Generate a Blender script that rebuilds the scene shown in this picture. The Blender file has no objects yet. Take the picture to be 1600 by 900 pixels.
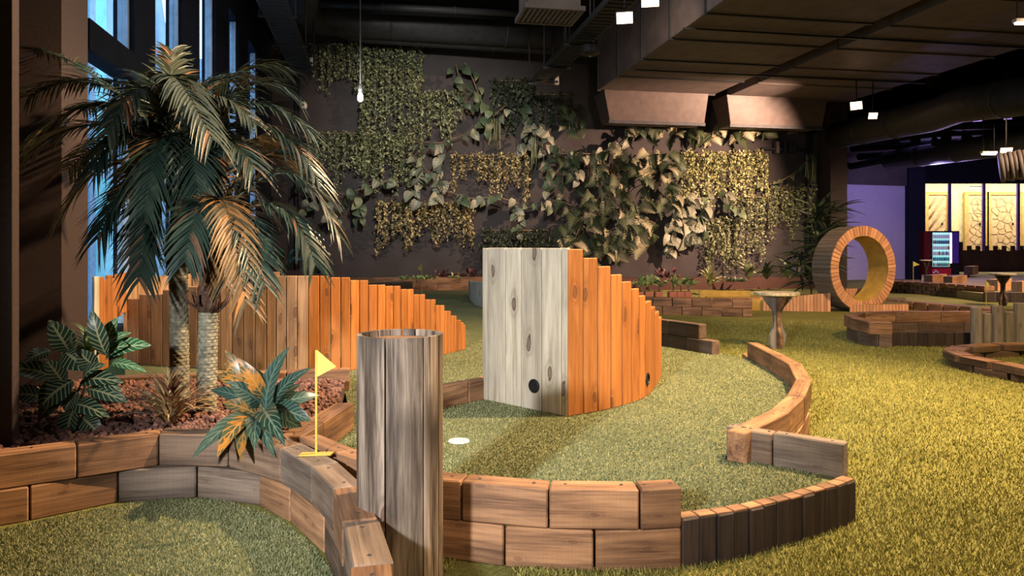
import bpy, bmesh, math, random
import numpy as np
from mathutils import Vector, Matrix
random.seed(7); rng = np.random.default_rng(7)
SC = bpy.context.scene
COL = SC.collection
# ------------------------------------------------------------------ camera
F, CX, HY, H = 1150.0, 800.0, 387.0, 1.3
cam = bpy.data.cameras.new('camera'); camo = bpy.data.objects.new('camera', cam); COL.objects.link(camo)
cam.sensor_width = 36; cam.lens = F / 1600 * 36; cam.shift_y = -63 / 1600
cam.clip_start = .05; cam.clip_end = 300
camo.location = (0, 0, H); camo.rotation_euler = (math.pi / 2, 0, 0)
SC.camera = camo
# ------------------------------------------------------------------ world, exposure
SC.view_settings.view_transform = 'Standard'; SC.view_settings.look = 'None'
SC.view_settings.gamma = 1; SC.view_settings.use_curve_mapping = False
SC.view_settings.exposure = 0.2
w = bpy.data.worlds.new('world'); SC.world = w; w.use_nodes = True
w.node_tree.nodes['Background'].inputs[0].default_value = (.42, .62, .85, 1)
w.node_tree.nodes['Background'].inputs[1].default_value = 4.0

def at(px, py, Y): return Vector(((px - CX) / F * Y, Y, H - (py - HY) / F * Y))
def G(px, py, z=0.0):
    Y = F * (H - z) / (py - HY); return Vector(((px - CX) / F * Y, Y, z))
AX = Vector((-.1796, .9837, 0)); RX = Vector((.9837, .1796, 0))   # room axes: depth, right
def RM(u, v, z=0.0): return RX * u + AX * v + Vector((0, 0, z))

# ------------------------------------------------------------------ hall lamps, plus unseen spots and fills added off-frame
def lamp(kind, loc, aim, power, color, size=.12, angle=80, blend=.5, sy=None):
    d = bpy.data.lights.new('scene_light', kind); o = bpy.data.objects.new('scene_light', d); COL.objects.link(o)
    o.location = loc; d.energy = power; d.color = color
    if aim is not None:
        o.rotation_euler = (Vector(aim) - Vector(loc)).to_track_quat('-Z', 'Y').to_euler()
    if kind == 'SPOT': d.spot_size = math.radians(angle); d.spot_blend = blend; d.shadow_soft_size = size
    elif kind == 'AREA':
        d.size = size
        if sy: d.shape = 'RECTANGLE'; d.size_y = sy
    else: d.shadow_soft_size = size
    return o
WARM = (1, .67, .36)
lamp('SPOT', (3.75, 5.15, 6.0), (.6, 4.9, 0), 6000, WARM, .10, 100, .6)            # key over the course
lamp('SPOT', (-2.0, -1.4, 2.3), (-.05, 5.2, .95), 2400, (.97, .98, 1), .15, 46, .85)     # added unseen neutral spot from the left, brightens the white boards
lamp('SPOT', (.6, 3.3, 5.4), (-3.0, 7.1, .8), 1700, (1, .70, .42), .15, 38, .6)      # added unseen spot, brightens the left plank fence
lamp('SPOT', (1.6, -1.2, 4.2), (.6, 3.2, .1), 800, (1, .74, .5), .15, 42, .8)       # warm spot behind the camera
lamp('SPOT', (5.6, 4.2, 6.2), (4.6, 7.0, 0), 2200, (1, .64, .24), .15, 85, .8)     # amber over the lawn
lamp('SPOT', (9.3, 9.0, 5.4), (6.9, 14.6, .6), 3000, (1, .62, .36), .15, 60, .7)    # on the loop
lamp('SPOT', (12.5, 13.5, 5.4), (12.2, 19.5, .2), 2600, (1, .68, .42), .15, 75, .7) # far course
lamp('SPOT', (-.5, 12.5, 6.6), (-2.2, 22.0, 4.0), 2500, (1, .95, .84), .2, 56, .9)   # added fill spot for the hanging plants
lamp('SPOT', (9.3, 18.4, 4.6), (4.0, 23.3, 2.3), 5200, (1, .62, .42), .05, 94, .6)
lamp('SPOT', (14.6, 15.2, 4.6), (12.2, 20.2, .3), 1800, (1, .66, .42), .1, 70, .6) # added unseen spot, brightens the far timber blocks
lamp('SPOT', (2.5, 13.0, 6.4), (3.0, 22.6, 2.0), 350, (1, .7, .5), .15, 80, .8)
lamp('AREA', (3.0, 9.0, 7.6), (3.0, 9.0, 0), 520, (1, .90, .82), 9, sy=12)  # added overhead fill, no such panel hangs there
lamp('POINT', (14.5, 25.0, 4.2), None, 420, (.52, .42, 1), .4)
lamp('POINT', (15.5, 25.0, 3.9), None, 160, (.66, .42, 1), .4)
lamp('AREA', (23.5, 34.4, 4.7), (23.5, 35.2, 2.4), 520, (1, .84, .56), 9, sy=.5)  # inside the bright room

# ------------------------------------------------------------------ node helpers and materials
class NT:
    def __init__(s, name):
        s.m = bpy.data.materials.new(name); s.m.use_nodes = True
        s.t = s.m.node_tree; s.b = s.t.nodes['Principled BSDF']
    def n(s, typ, **k):
        nd = s.t.nodes.new(typ)
        for a, b in k.items():
            if a.startswith('i_'):
                key = a[2:]; nd.inputs[int(key) if key.isdigit() else key.replace('_', ' ')].default_value = b
            else: setattr(nd, a, b)
        return nd
    def l(s, a, b): s.t.links.new(a, b)
    def math(s, op, a, b=None):
        nd = s.n('ShaderNodeMath', operation=op)
        for i, x in enumerate((a, b)):
            if x is None: continue
            if isinstance(x, (int, float)): nd.inputs[i].default_value = x
            else: s.l(x, nd.inputs[i])
        return nd.outputs[0]
    def mix(s, fac, a, b):
        nd = s.n('ShaderNodeMix', data_type='RGBA')
        for i, x in ((0, fac), (6, a), (7, b)):
            if isinstance(x, (int, float)): nd.inputs[i].default_value = x
            elif isinstance(x, tuple): nd.inputs[i].default_value = (*x[:3], 1)
            else: s.l(x, nd.inputs[i])
        return nd.outputs[2]
    def ramp(s, fac, stops):
        nd = s.n('ShaderNodeValToRGB'); e = nd.color_ramp.elements
        while len(e) < len(stops): e.new(.5)
        for q, (p, c) in zip(e, stops):
            q.position = p; q.color = (*c, 1) if isinstance(c, tuple) else (c, c, c, 1)
        s.l(fac, nd.inputs[0]); return nd.outputs[0]
    def bump(s, h, strength, dist=.01):
        nd = s.n('ShaderNodeBump'); nd.inputs['Strength'].default_value = strength; nd.inputs['Distance'].default_value = dist
        s.l(h, nd.inputs['Height']); s.l(nd.outputs[0], s.b.inputs['Normal'])
    def done(s, color=None, rough=.7, spec=.3, metal=0):
        if color is not None:
            if isinstance(color, tuple): s.b.inputs['Base Color'].default_value = (*color[:3], 1)
            else: s.l(color, s.b.inputs['Base Color'])
        s.b.inputs['Roughness'].default_value = rough; s.b.inputs['Specular IOR Level'].default_value = spec
        s.b.inputs['Metallic'].default_value = metal
        return s.m

def m_plain(name, c, rough=.6, metal=0, spec=.3, var=.12, scale=6):
    t = NT(name); tc = t.n('ShaderNodeTexCoord'); nz = t.n('ShaderNodeTexNoise', i_Scale=scale, i_Detail=4.0)
    t.l(tc.outputs['Object'], nz.inputs['Vector'])
    c2 = tuple(x * (1 - var * 2) for x in c); c1 = tuple(min(1, x * (1 + var)) for x in c)
    return t.done(t.ramp(nz.outputs[0], [(.3, c2), (.7, c1)]), rough, spec, metal)

def m_emit(name, c, s):
    t = NT(name); t.b.inputs['Emission Color'].default_value = (*c, 1); t.b.inputs['Emission Strength'].default_value = s
    return t.done(c, .5)

def m_wood(name, light, dark, axis='X', knots=.0, alt=None, rough=.65, saw=0.0, contrast=1.0, stain=0.0, knotc=(.07, .03, .018), kscale=3.2):
    t = NT(name); tc = t.n('ShaderNodeTexCoord'); oi = t.n('ShaderNodeObjectInfo')
    off = t.n('ShaderNodeVectorMath', operation='SCALE'); off.inputs[0].default_value = (13.1, 7.7, 9.3)
    t.l(t.math('MULTIPLY', oi.outputs['Random'], 9.0), off.inputs['Scale'])
    add = t.n('ShaderNodeVectorMath', operation='ADD'); t.l(tc.outputs['Object'], add.inputs[0]); t.l(off.outputs[0], add.inputs[1])
    g = {'X': 0, 'Z': 2}[axis]
    def mp(scl_grain, scl_cross):
        m = t.n('ShaderNodeMapping'); v = [scl_cross] * 3; v[g] = scl_grain; m.inputs['Scale'].default_value = v
        t.l(add.outputs[0], m.inputs['Vector']); return m.outputs[0]
    kd = None
    if knots > 0:
        vo = t.n('ShaderNodeTexVoronoi', voronoi_dimensions='2D', i_Scale=1.0, i_Randomness=1.0)
        sp_ = t.n('ShaderNodeSeparateXYZ'); cb_ = t.n('ShaderNodeCombineXYZ'); t.l(mp(kscale, kscale * 2.5), sp_.inputs[0])
        wn_ = t.n('ShaderNodeTexNoise', i_Scale=9.0, i_Detail=2.0); t.l(add.outputs[0], wn_.inputs['Vector']); wo_ = t.math('MULTIPLY', t.math('SUBTRACT', wn_.outputs[0], .5), .16)
        t.l(t.math('ADD', sp_.outputs[0], wo_), cb_.inputs[0]); t.l(t.math('ADD', sp_.outputs[2], wo_), cb_.inputs[1]); t.l(cb_.outputs[0], vo.inputs['Vector']); kd = vo.outputs['Distance']
    n1 = t.n('ShaderNodeTexNoise', i_Scale=1.0, i_Detail=3.0, i_Roughness=.6, i_Distortion=.6); t.l(mp(1.1, 16), n1.inputs['Vector'])
    wv = t.n('ShaderNodeTexNoise', i_Scale=1.0, i_Detail=5.0, i_Roughness=.7, i_Distortion=.3); t.l(mp(3.5, 95), wv.inputs['Vector'])
    n3 = t.n('ShaderNodeTexNoise', i_Scale=1.0, i_Detail=2.0); t.l(mp(1.6, 4), n3.inputs['Vector'])
    f = t.math('ADD', t.math('MULTIPLY', n1.outputs[0], .6), t.math('MULTIPLY', wv.outputs[0], .4))
    c = t.ramp(f, [(.5 - .16 / contrast, dark), (.5 + .13 / contrast, light)])
    if alt is not None:
        c2 = t.ramp(f, [(.36, alt[1]), (.62, alt[0])]); c = t.mix(oi.outputs['Random'], c, c2)
    if stain > 0:
        c = t.mix(t.math('MULTIPLY', t.ramp(n3.outputs[0], [(.44, 0.0), (.62, 1.0)]), stain), c, tuple(x * .28 for x in dark))
    br = t.ramp(oi.outputs['Random'], [(0, .78), (.5, 1.0), (1, 1.15)])
    mu = t.n('ShaderNodeMix', data_type='RGBA', blend_type='MULTIPLY'); mu.inputs[0].default_value = 1
    t.l(c, mu.inputs[6]); t.l(br, mu.inputs[7]); c = mu.outputs[2]
    h = wv.outputs[0]
    if saw > 0:
        sn = t.n('ShaderNodeTexNoise', i_Scale=1.0, i_Detail=2.0); m = t.n('ShaderNodeMapping'); v = [2.0] * 3; v[g] = 130; m.inputs['Scale'].default_value = v
        t.l(add.outputs[0], m.inputs['Vector']); t.l(m.outputs[0], sn.inputs['Vector'])
        c = t.mix(t.math('MULTIPLY', t.ramp(sn.outputs[0], [(.45, 1.0), (.6, 0.0)]), saw), c, tuple(x * .5 for x in dark))
    if kd is not None:
        ring = t.math('SINE', t.math('MULTIPLY', kd, 60.0))
        halo = t.ramp(kd, [(.07, 1.0), (.24, 0.0)])
        c = t.mix(t.math('MULTIPLY', t.math('MULTIPLY', halo, t.math('ADD', t.math('MULTIPLY', ring, .3), .5)), knots * .8), c, tuple(x * .6 for x in dark))
        c = t.mix(t.math('MULTIPLY', t.ramp(kd, [(.045, .55), (.062, 1.0), (.082, 0.0)]), knots), c, knotc)
    t.bump(h, .35, .004)
    return t.done(c, rough, .3)

def m_leaf(name, a, b, rough=.45, tip=None, vein=None, nv=7.0, blotch=None, sss=0.0):
    t = NT(name); ge = t.n('ShaderNodeNewGeometry'); oi = t.n('ShaderNodeObjectInfo')
    tc = t.n('ShaderNodeTexCoord'); nz = t.n('ShaderNodeTexNoise', i_Scale=9.0, i_Detail=3.0); t.l(tc.outputs['Object'], nz.inputs['Vector'])
    r = t.math('FRACT', t.math('ADD', ge.outputs['Random Per Island'], oi.outputs['Random']))
    f = t.math('ADD', t.math('MULTIPLY', r, .75), t.math('MULTIPLY', nz.outputs[0], .3))
    c = t.ramp(f, [(.1, a), (.9, b)])
    if tip is not None: c = t.mix(t.ramp(r, [(.90, 0.0), (.95, 1.0)]), c, tip)
    if blotch is not None:
        n2 = t.n('ShaderNodeTexNoise', i_Scale=11.0, i_Detail=2.0, i_Distortion=1.5); t.l(tc.outputs['Object'], n2.inputs['Vector'])
        c = t.mix(t.ramp(n2.outputs[0], [(.5, 0.0), (.58, 1.0)]), c, blotch)
    if vein is not None:
        uv = t.n('ShaderNodeSeparateXYZ'); t.l(tc.outputs['UV'], uv.inputs[0])
        au = t.math('ABSOLUTE', t.math('SUBTRACT', uv.outputs[0], .5))
        ph = t.math('FRACT', t.math('MULTIPLY', t.math('SUBTRACT', uv.outputs[1], t.math('MULTIPLY', au, .42)), nv))
        side = t.ramp(t.math('ABSOLUTE', t.math('SUBTRACT', ph, .5)), [(.06, 1.0), (.14, 0.0)])
        mid = t.ramp(au, [(.03, 1.0), (.07, 0.0)])
        c = t.mix(t.math('MAXIMUM', side, mid), c, vein)
    if sss: t.b.inputs['Transmission Weight'].default_value = 0
    return t.done(c, rough, .4)

def m_turf(name, a, b, tan):
    t = NT(name); tc = t.n('ShaderNodeTexCoord')
    n1 = t.n('ShaderNodeTexNoise', i_Scale=140.0, i_Detail=3.0, i_Roughness=.7); n2 = t.n('ShaderNodeTexNoise', i_Scale=1.3, i_Detail=4.0)
    t.l(tc.outputs['Object'], n1.inputs['Vector']); t.l(tc.outputs['Object'], n2.inputs['Vector'])
    n3 = t.n('ShaderNodeTexNoise', i_Scale=38.0, i_Detail=4.0, i_Roughness=.75); t.l(tc.outputs['Object'], n3.inputs['Vector'])
    f = t.math('ADD', t.math('MULTIPLY', n1.outputs[0], .5), t.math('MULTIPLY', n3.outputs[0], .5))
    c = t.ramp(f, [(.38, a), (.55, b), (.68, tan)])
    c = t.mix(t.math('MULTIPLY', t.ramp(n2.outputs[0], [(.4, 0.0), (.65, 1.0)]), .35), c, tuple(x * .6 for x in a))
    t.bump(f, .9, .02)
    return t.done(c, .85, .15)
def m_blade(name, a, b):
    t = NT(name); ge = t.n('ShaderNodeNewGeometry')
    return t.done(t.ramp(ge.outputs['Random Per Island'], [(.0, a), (.6, b), (1, tuple(min(1, x * 1.6) for x in b))]), .7, .2)

M = {}
M['white_pine'] = m_wood('pale_pine', (.62, .56, .44), (.30, .255, .19), 'Z', .95, rough=.6, kscale=1.45, stain=.25)  # pale pine; neutral light on the white face partly put into the colour
M['orange_pine'] = m_wood('lamplit_stained_pine', (.41, .165, .043), (.205, .065, .015), 'Z', .8, kscale=1.5)  # stain, with the warm light on the orange side put into the colour
M['fence_pine'] = m_wood('fence_pine', (.43, .265, .15), (.18, .10, .052), 'Z', .75, stain=.4, kscale=1.5)
M['sleeper'] = m_wood('sleeper_oak', (.27, .175, .115), (.085, .052, .034), 'X', .3, alt=((.25, .205, .165), (.075, .06, .05)), saw=.08, stain=.5, contrast=1.25)
M['sleeper_brown'] = m_wood('sleeper_brown', (.36, .195, .10), (.10, .048, .026), 'X', .45, saw=.06, stain=.45, contrast=1.2)
M['sleeper_dark'] = m_wood('sleeper_dark', (.16, .105, .075), (.06, .038, .027), 'X', .2, saw=.3)
M['edging'] = m_wood('charred_board', (.05, .033, .027), (.016, .012, .010), 'Z', .3)
M['log'] = m_wood('burnt_stave', (.25, .195, .15), (.034, .022, .015), 'Z', .9, stain=.95, contrast=1.5, kscale=1.7)
M['grey_log'] = m_wood('weathered_pole', (.27, .245, .225), (.12, .10, .09), 'Z', .5)
M['loop_face'] = m_wood('loop_pine', (.62, .34, .17), (.36, .17, .075), 'X', .1)
M['loop_side'] = m_wood('loop_stave', (.23, .18, .13), (.11, .085, .06), 'X', .1)
M['batten'] = m_wood('ramp_batten', (.60, .33, .17), (.34, .16, .07), 'Z', .1)
M['dark_fence'] = m_wood('dark_fence', (.055, .026, .018), (.02, .01, .008), 'Z', 0)
M['ochre'] = m_plain('ochre_paint', (.50, .33, .07), .6)
M['olive'] = m_plain('olive_carpet', (.17, .14, .03), .9)
M['lawn'] = m_turf('lawn_turf', (.075, .085, .02), (.22, .215, .06), (.42, .38, .15))
M['green'] = m_turf('putting_turf', (.055, .075, .032), (.19, .20, .095), (.38, .365, .20))
M['sand'] = m_turf('sand_turf', (.24, .2, .10), (.38, .33, .19), (.5, .44, .28))
M['blade'] = m_blade('lawn_blade', (.08, .09, .02), (.26, .24, .07))
M['gblade'] = m_blade('green_blade', (.05, .08, .033), (.22, .225, .115))
M['wall'] = m_plain('charcoal_paint', (.046, .039, .040), .75, scale=1.5)
M['pillar'] = m_plain('maroon_pillar', (.045, .03, .028), .7, scale=40)
M['ceil'] = m_plain('black_ceiling', (.018, .018, .02), .9)
M['metal_black'] = m_plain('black_metal', (.035, .036, .042), .5, .3)
M['duct'] = m_plain('duct_wrap', (.115, .094, .088), .6, .0, scale=3)
M['duct_dark'] = m_plain('dark_duct', (.045, .046, .052), .55, .2)
M['boot'] = m_plain('duct_boot', (.085, .062, .055), .5, .0, scale=5)
M['mullion'] = m_plain('navy_frame', (.010, .012, .020), .8, spec=.08)
M['concrete'] = m_plain('blue_concrete', (.55, .62, .74), .8, scale=.8)
M['turquoise'] = m_plain('turquoise_glass', (.28, .75, .80), .3, scale=2)
M['steelblue'] = m_plain('steel_cladding', (.38, .46, .60), .6)
M['lavender'] = m_plain('lavender_paint', (.34, .32, .43), .7, var=.03)
M['soil'] = m_plain('lava_soil', (.09, .045, .034), .95, scale=60, var=.4)
M['lava'] = m_leaf('lava_rock', (.07, .035, .028), (.24, .115, .085), rough=.95)
M['yellow'] = m_plain('yellow_paint', (.50, .43, .08), .5)
M['brass'] = m_plain('brass_plate', (.55, .40, .08), .4, .3)
M['table_top'] = m_plain('table_laminate', (.50, .43, .29), .5, scale=25, var=.3)
M['white'] = m_plain('white_plastic', (.75, .75, .73), .4)
M['black'] = m_plain('black_plastic', (.012, .012, .013), .4)
M['screw'] = m_plain('screw_steel', (.16, .14, .13), .35, .8)
M['palm_leaf'] = m_leaf('palm_leaflet', (.006, .016, .012), (.030, .050, .036), .36, tip=(.11, .06, .035))
M['palm_pale'] = m_leaf('palm_leaflet_pale', (.010, .020, .014), (.048, .062, .042), .42, tip=(.16, .08, .045))
M['palm_orange_lit'] = m_leaf('palm_leaflet_orange_lit', (.02, .03, .018), (.19, .085, .022), .5, tip=(.30, .12, .03))  # same leaflets with the warm lamp light put into the colour
M['trunk'] = m_plain('palm_trunk', (.23, .215, .155), .9, scale=30, var=.3)
M['trunk_brown'] = m_plain('palm_fibre', (.075, .04, .026), .95, scale=50, var=.35)
M['zebra'] = m_leaf('zebra_leaf', (.012, .045, .026), (.03, .075, .05), .35, vein=(.42, .42, .22), nv=8)
M['zebra_bright'] = m_leaf('zebra_leaf_bright', (.03, .12, .045), (.07, .22, .08), .35, vein=(.62, .72, .40), nv=8)
M['croton'] = m_leaf('croton_leaf', (.007, .024, .018), (.024, .052, .040), .3, vein=(.075, .11, .085), nv=9)
M['croton_orange'] = m_leaf('croton_leaf_orange', (.03, .045, .025), (.06, .07, .035), .35, blotch=(.26, .11, .018), vein=(.30, .15, .04), nv=7)
M['cordyline'] = m_leaf('cordyline_leaf', (.14, .025, .02), (.52, .38, .17), .4)
M['spider'] = m_leaf('spider_leaf', (.06, .15, .04), (.28, .40, .17), .4)
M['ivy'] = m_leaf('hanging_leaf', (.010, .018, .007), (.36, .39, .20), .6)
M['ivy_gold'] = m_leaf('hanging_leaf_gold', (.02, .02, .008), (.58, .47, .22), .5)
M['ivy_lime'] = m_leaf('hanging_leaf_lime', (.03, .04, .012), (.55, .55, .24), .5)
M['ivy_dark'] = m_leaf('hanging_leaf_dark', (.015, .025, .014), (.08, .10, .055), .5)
M['pothos'] = m_leaf('pothos_leaf', (.03, .055, .028), (.12, .155, .085), .5)
M['pothos_pale'] = m_leaf('pothos_leaf_pale', (.07, .085, .055), (.25, .25, .175), .5, vein=(.33, .32, .24), nv=5)
M['monstera'] = m_leaf('monstera_leaf', (.010, .024, .012), (.045, .060, .024), .6, vein=(.07, .085, .04), nv=6)
M['monstera_pale'] = m_leaf('monstera_leaf_pale', (.05, .07, .035), (.30, .27, .155), .6, vein=(.32, .29, .19), nv=6)
M['stem'] = m_plain('vine_stem', (.17, .12, .075), .8)
M['redbush'] = m_leaf('red_leaf', (.035, .012, .012), (.12, .035, .035), .5)
M['bush'] = m_leaf('bush_leaf', (.05, .10, .03), (.30, .38, .13), .5)
M['darkbush'] = m_leaf('dark_leaf', (.012, .026, .014), (.06, .085, .04), .45)
M['terracotta'] = m_plain('terracotta', (.42, .16, .10), .8)
M['door'] = m_plain('door_ply', (.62, .45, .27), .6)
M['door_line'] = m_plain('door_groove', (.44, .32, .19), .7)
M['door_frame'] = m_plain('door_frame', (.55, .36, .13), .6)
M['cream'] = m_plain('cream_wall', (.75, .68, .42), .7)
M['red'] = m_plain('vending_red', (.10, .008, .010), .4)
M['purple'] = m_plain('purple_panel', (.10, .05, .30), .4)
M['lit'] = m_emit('lamp_lens', (1, .66, .42), 6)
M['tube_lit'] = m_emit('tube_light', (1, .95, .85), 5)
M['fridge_lit'] = m_emit('fridge_light', (.45, .9, .85), .8)

g = NT('window_glass'); tr = g.n('ShaderNodeBsdfTransparent'); tr.inputs[0].default_value = (.86, .95, .97, 1); gl = g.n('ShaderNodeBsdfGlossy'); gl.inputs['Roughness'].default_value = .02
mx = g.n('ShaderNodeMixShader'); mx.inputs[0].default_value = .06; g.l(tr.outputs[0], mx.inputs[1]); g.l(gl.outputs[0], mx.inputs[2]); g.l(mx.outputs[0], g.t.nodes['Material Output'].inputs['Surface']); M['glass'] = g.m
# ------------------------------------------------------------------ mesh helpers
def link(name, me, mat=None, parent=None, mw=None):
    o = bpy.data.objects.new(name, me); COL.objects.link(o)
    if mat is not None and me is not None and not me.materials: me.materials.append(M[mat] if isinstance(mat, str) else mat)
    if mw is not None: o.matrix_world = mw
    if parent is not None: o.parent = parent
    return o
def tag(o, label=None, cat=None, group=None, kind=None):
    if label: o['label'] = label
    if cat: o['category'] = cat
    if group: o['group'] = group
    if kind: o['kind'] = kind
    return o
def thing(name, label, cat, group=None):
    return tag(link(name, None), label, cat, group)
def mesh(name, vs, fs, smooth=False):
    me = bpy.data.meshes.new(name); me.from_pydata([tuple(v) for v in vs], [], fs); me.update()
    if smooth: me.polygons.foreach_set('use_smooth', [True] * len(me.polygons))
    return me
def hexa(name, c8, bev=.004):
    """8 corners: bottom ring of four, top ring of four"""
    bm = bmesh.new(); v = [bm.verts.new(c) for c in c8]
    for f in ((3, 2, 1, 0), (4, 5, 6, 7), (0, 1, 5, 4), (1, 2, 6, 5), (2, 3, 7, 6), (3, 0, 4, 7)): bm.faces.new([v[i] for i in f])
    bmesh.ops.recalc_face_normals(bm, faces=bm.faces)
    if bev: bmesh.ops.bevel(bm, geom=list(bm.edges), offset=bev, segments=1, affect='EDGES')
    me = bpy.data.meshes.new(name); bm.to_mesh(me); bm.free(); return me
def frame(p0, p1):
    d = (Vector(p1) - Vector(p0)); d.z = 0; d.normalize(); n = Vector((-d.y, d.x, 0))
    return Matrix(((d.x, n.x, 0, p0[0]), (d.y, n.y, 0, p0[1]), (0, 0, 1, p0[2]), (0, 0, 0, 1)))
def quadpiece(name, parent, p0, p1, q0, q1, z0, z1, mat, bev=.005, jit=0.0, z1b=None):
    """upright block on the footprint p0 p1 q1 q0; local X runs p0 to p1"""
    z1b = z1 if z1b is None else z1b
    p0 = Vector((p0[0], p0[1], z0)); mw = frame(p0, p1); inv = mw.inverted()
    pts = []
    for z in (0, 1):
        for k, p in enumerate((p0, p1, q1, q0)):
            zz = z0 if z == 0 else (z1 if k in (0, 3) else z1b)
            pts.append(inv @ Vector((p[0], p[1], zz + (random.uniform(-jit, jit) if z else 0))))
    return link(name, hexa(name, pts, bev), mat, parent, mw)
def box(name, parent, p0, p1, thick, z0, z1, mat, bev=.004, gap=0.0, z1b=None):
    """board standing on the line p0-p1, thickness to the left of it"""
    p0 = Vector((p0[0], p0[1], 0)); p1 = Vector((p1[0], p1[1], 0)); d = (p1 - p0).normalized(); n = Vector((-d.y, d.x, 0)) * thick
    p0 = p0 + d * gap; p1 = p1 - d * gap
    return quadpiece(name, parent, p0, p1, p0 + n, p1 + n, z0, z1, mat, bev, z1b=z1b)
def offset(pts, t):
    out = []
    P = [Vector((p[0], p[1], 0)) for p in pts]
    for i, p in enumerate(P):
        ds = []
        if i > 0: ds.append((p - P[i - 1]).normalized())
        if i < len(P) - 1: ds.append((P[i + 1] - p).normalized())
        ns = [Vector((-d.y, d.x, 0)) for d in ds]; n = sum(ns, Vector()).normalized()
        out.append(p + n * t / max(.6, n.dot(ns[0])))
    return out
SCREW = None
def course(parent, pts, thick, z0, z1, mat, gap=.003, screws=False, name='timber', jit=.002, mats=None):
    global SCREW
    P = [Vector((p[0], p[1], 0)) for p in pts]; Q = offset(P, thick); r = []
    for i in range(len(P) - 1):
        d = (P[i + 1] - P[i]).normalized() * gap; e = (Q[i + 1] - Q[i]).normalized() * gap
        sh = Vector((-d.y, d.x, 0)).normalized() * random.uniform(-.006, .006)
        o = quadpiece(name, parent, P[i] + d + sh, P[i + 1] - d + sh, Q[i] + e + sh, Q[i + 1] - e + sh, z0, z1, mats[i % len(mats)] if mats else mat, .006, jit)
        r.append(o)
        if screws:
            if SCREW is None:
                n = 8; SCREW = mesh('screw', [(math.cos(a) * .007, math.sin(a) * .007, z) for z in (0, .0025) for a in [k * 2 * math.pi / n for k in range(n)]],
                                    [tuple(range(n, 2 * n))] + [(k, (k + 1) % n, n + (k + 1) % n, n + k) for k in range(n)])
                SCREW.materials.append(M['screw'])
            for f in (.18, .82):
                c = (P[i].lerp(P[i + 1], f) + Q[i].lerp(Q[i + 1], f)) / 2
                s = link('screw', SCREW, None, None, Matrix.Translation((c.x, c.y, z1))); s.parent = o; s.matrix_parent_inverse = o.matrix_world.inverted()
    return r
def divide(pts, n):
    P = [Vector((p[0], p[1], 0)) for p in pts]; L = [0]
    for a, b in zip(P, P[1:]): L.append(L[-1] + (b - a).length)
    out = []
    for k in range(n + 1):
        s = L[-1] * k / n; i = max(j for j in range(len(L)) if L[j] <= s + 1e-9); i = min(i, len(P) - 2)
        out.append(P[i].lerp(P[i + 1], (s - L[i]) / (L[i + 1] - L[i])))
    return out
def divlen(pts, l):
    P = [Vector((p[0], p[1], 0)) for p in pts]; T = sum((b - a).length for a, b in zip(P, P[1:]))
    return divide(pts, max(1, round(T / l)))
def half(pts):
    """joints staggered by half a timber"""
    P = [Vector((p[0], p[1], 0)) for p in pts]
    return [P[0]] + [a.lerp(b, .5) for a, b in zip(P, P[1:])] + [P[-1]]
def tube_mesh(pts, r, n=10, cap=True, rs=None):
    pts = [Vector(p) for p in pts]; vs = []; fs = []
    for i, p in enumerate(pts):
        t = (pts[min(i + 1, len(pts) - 1)] - pts[max(i - 1, 0)]).normalized()
        a = t.cross(Vector((0, 0, 1)) if abs(t.z) < .95 else Vector((1, 0, 0))).normalized(); b = t.cross(a)
        rr = rs[i] if rs else r
        for k in range(n): vs.append(p + a * math.cos(2 * math.pi * k / n) * rr + b * math.sin(2 * math.pi * k / n) * rr)
    for i in range(len(pts) - 1):
        for k in range(n): fs.append((i * n + k, i * n + (k + 1) % n, (i + 1) * n + (k + 1) % n, (i + 1) * n + k))
    if cap: fs += [tuple(range(n - 1, -1, -1)), tuple(range((len(pts) - 1) * n, len(pts) * n))]
    return mesh('tube', vs, fs, True)
def tube(name, parent, pts, r, mat, n=10, rs=None): return link(name, tube_mesh(pts, r, n, rs=rs), mat, parent)
def slab(name, parent, poly, z0, z1, mat, bev=0):
    n = len(poly); vs = [(p[0], p[1], z0) for p in poly] + [(p[0], p[1], z1) for p in poly]
    bm = bmesh.new(); V = [bm.verts.new(v) for v in vs]
    bm.faces.new(V[n:]); bm.faces.new(V[:n][::-1])
    for k in range(n): bm.faces.new((V[k], V[(k + 1) % n], V[n + (k + 1) % n], V[n + k]))
    bmesh.ops.recalc_face_normals(bm, faces=bm.faces); bmesh.ops.triangulate(bm, faces=[f for f in bm.faces if len(f.verts) > 4])
    me = bpy.data.meshes.new(name); bm.to_mesh(me); bm.free()
    return link(name, me, mat, parent)
def rbox(name, parent, u0, u1, v0, v1, z0, z1, mat, bev=.0):
    """box in room axes"""
    return quadpiece(name, parent, RM(u0, v0), RM(u1, v0), RM(u0, v1), RM(u1, v1), z0, z1, mat, bev)
def struct(o): o['kind'] = 'structure'; return o
def lathe(name, parent, prof, loc, mat, n=20):
    vs = []; fs = []
    for (r, z) in prof:
        for k in range(n): vs.append((math.cos(2 * math.pi * k / n) * r, math.sin(2 * math.pi * k / n) * r, z))
    for i in range(len(prof) - 1):
        for k in range(n): fs.append((i * n + k, i * n + (k + 1) % n, (i + 1) * n + (k + 1) % n, (i + 1) * n + k))
    fs += [tuple(range(n - 1, -1, -1)), tuple(range((len(prof) - 1) * n, len(prof) * n))]
    return link(name, mesh(name, vs, fs, False), mat, parent, Matrix.Translation(loc))
def keep(parent):
    """parent has been given as an Empty at the origin: children already sit in world space"""
    return parent

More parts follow.
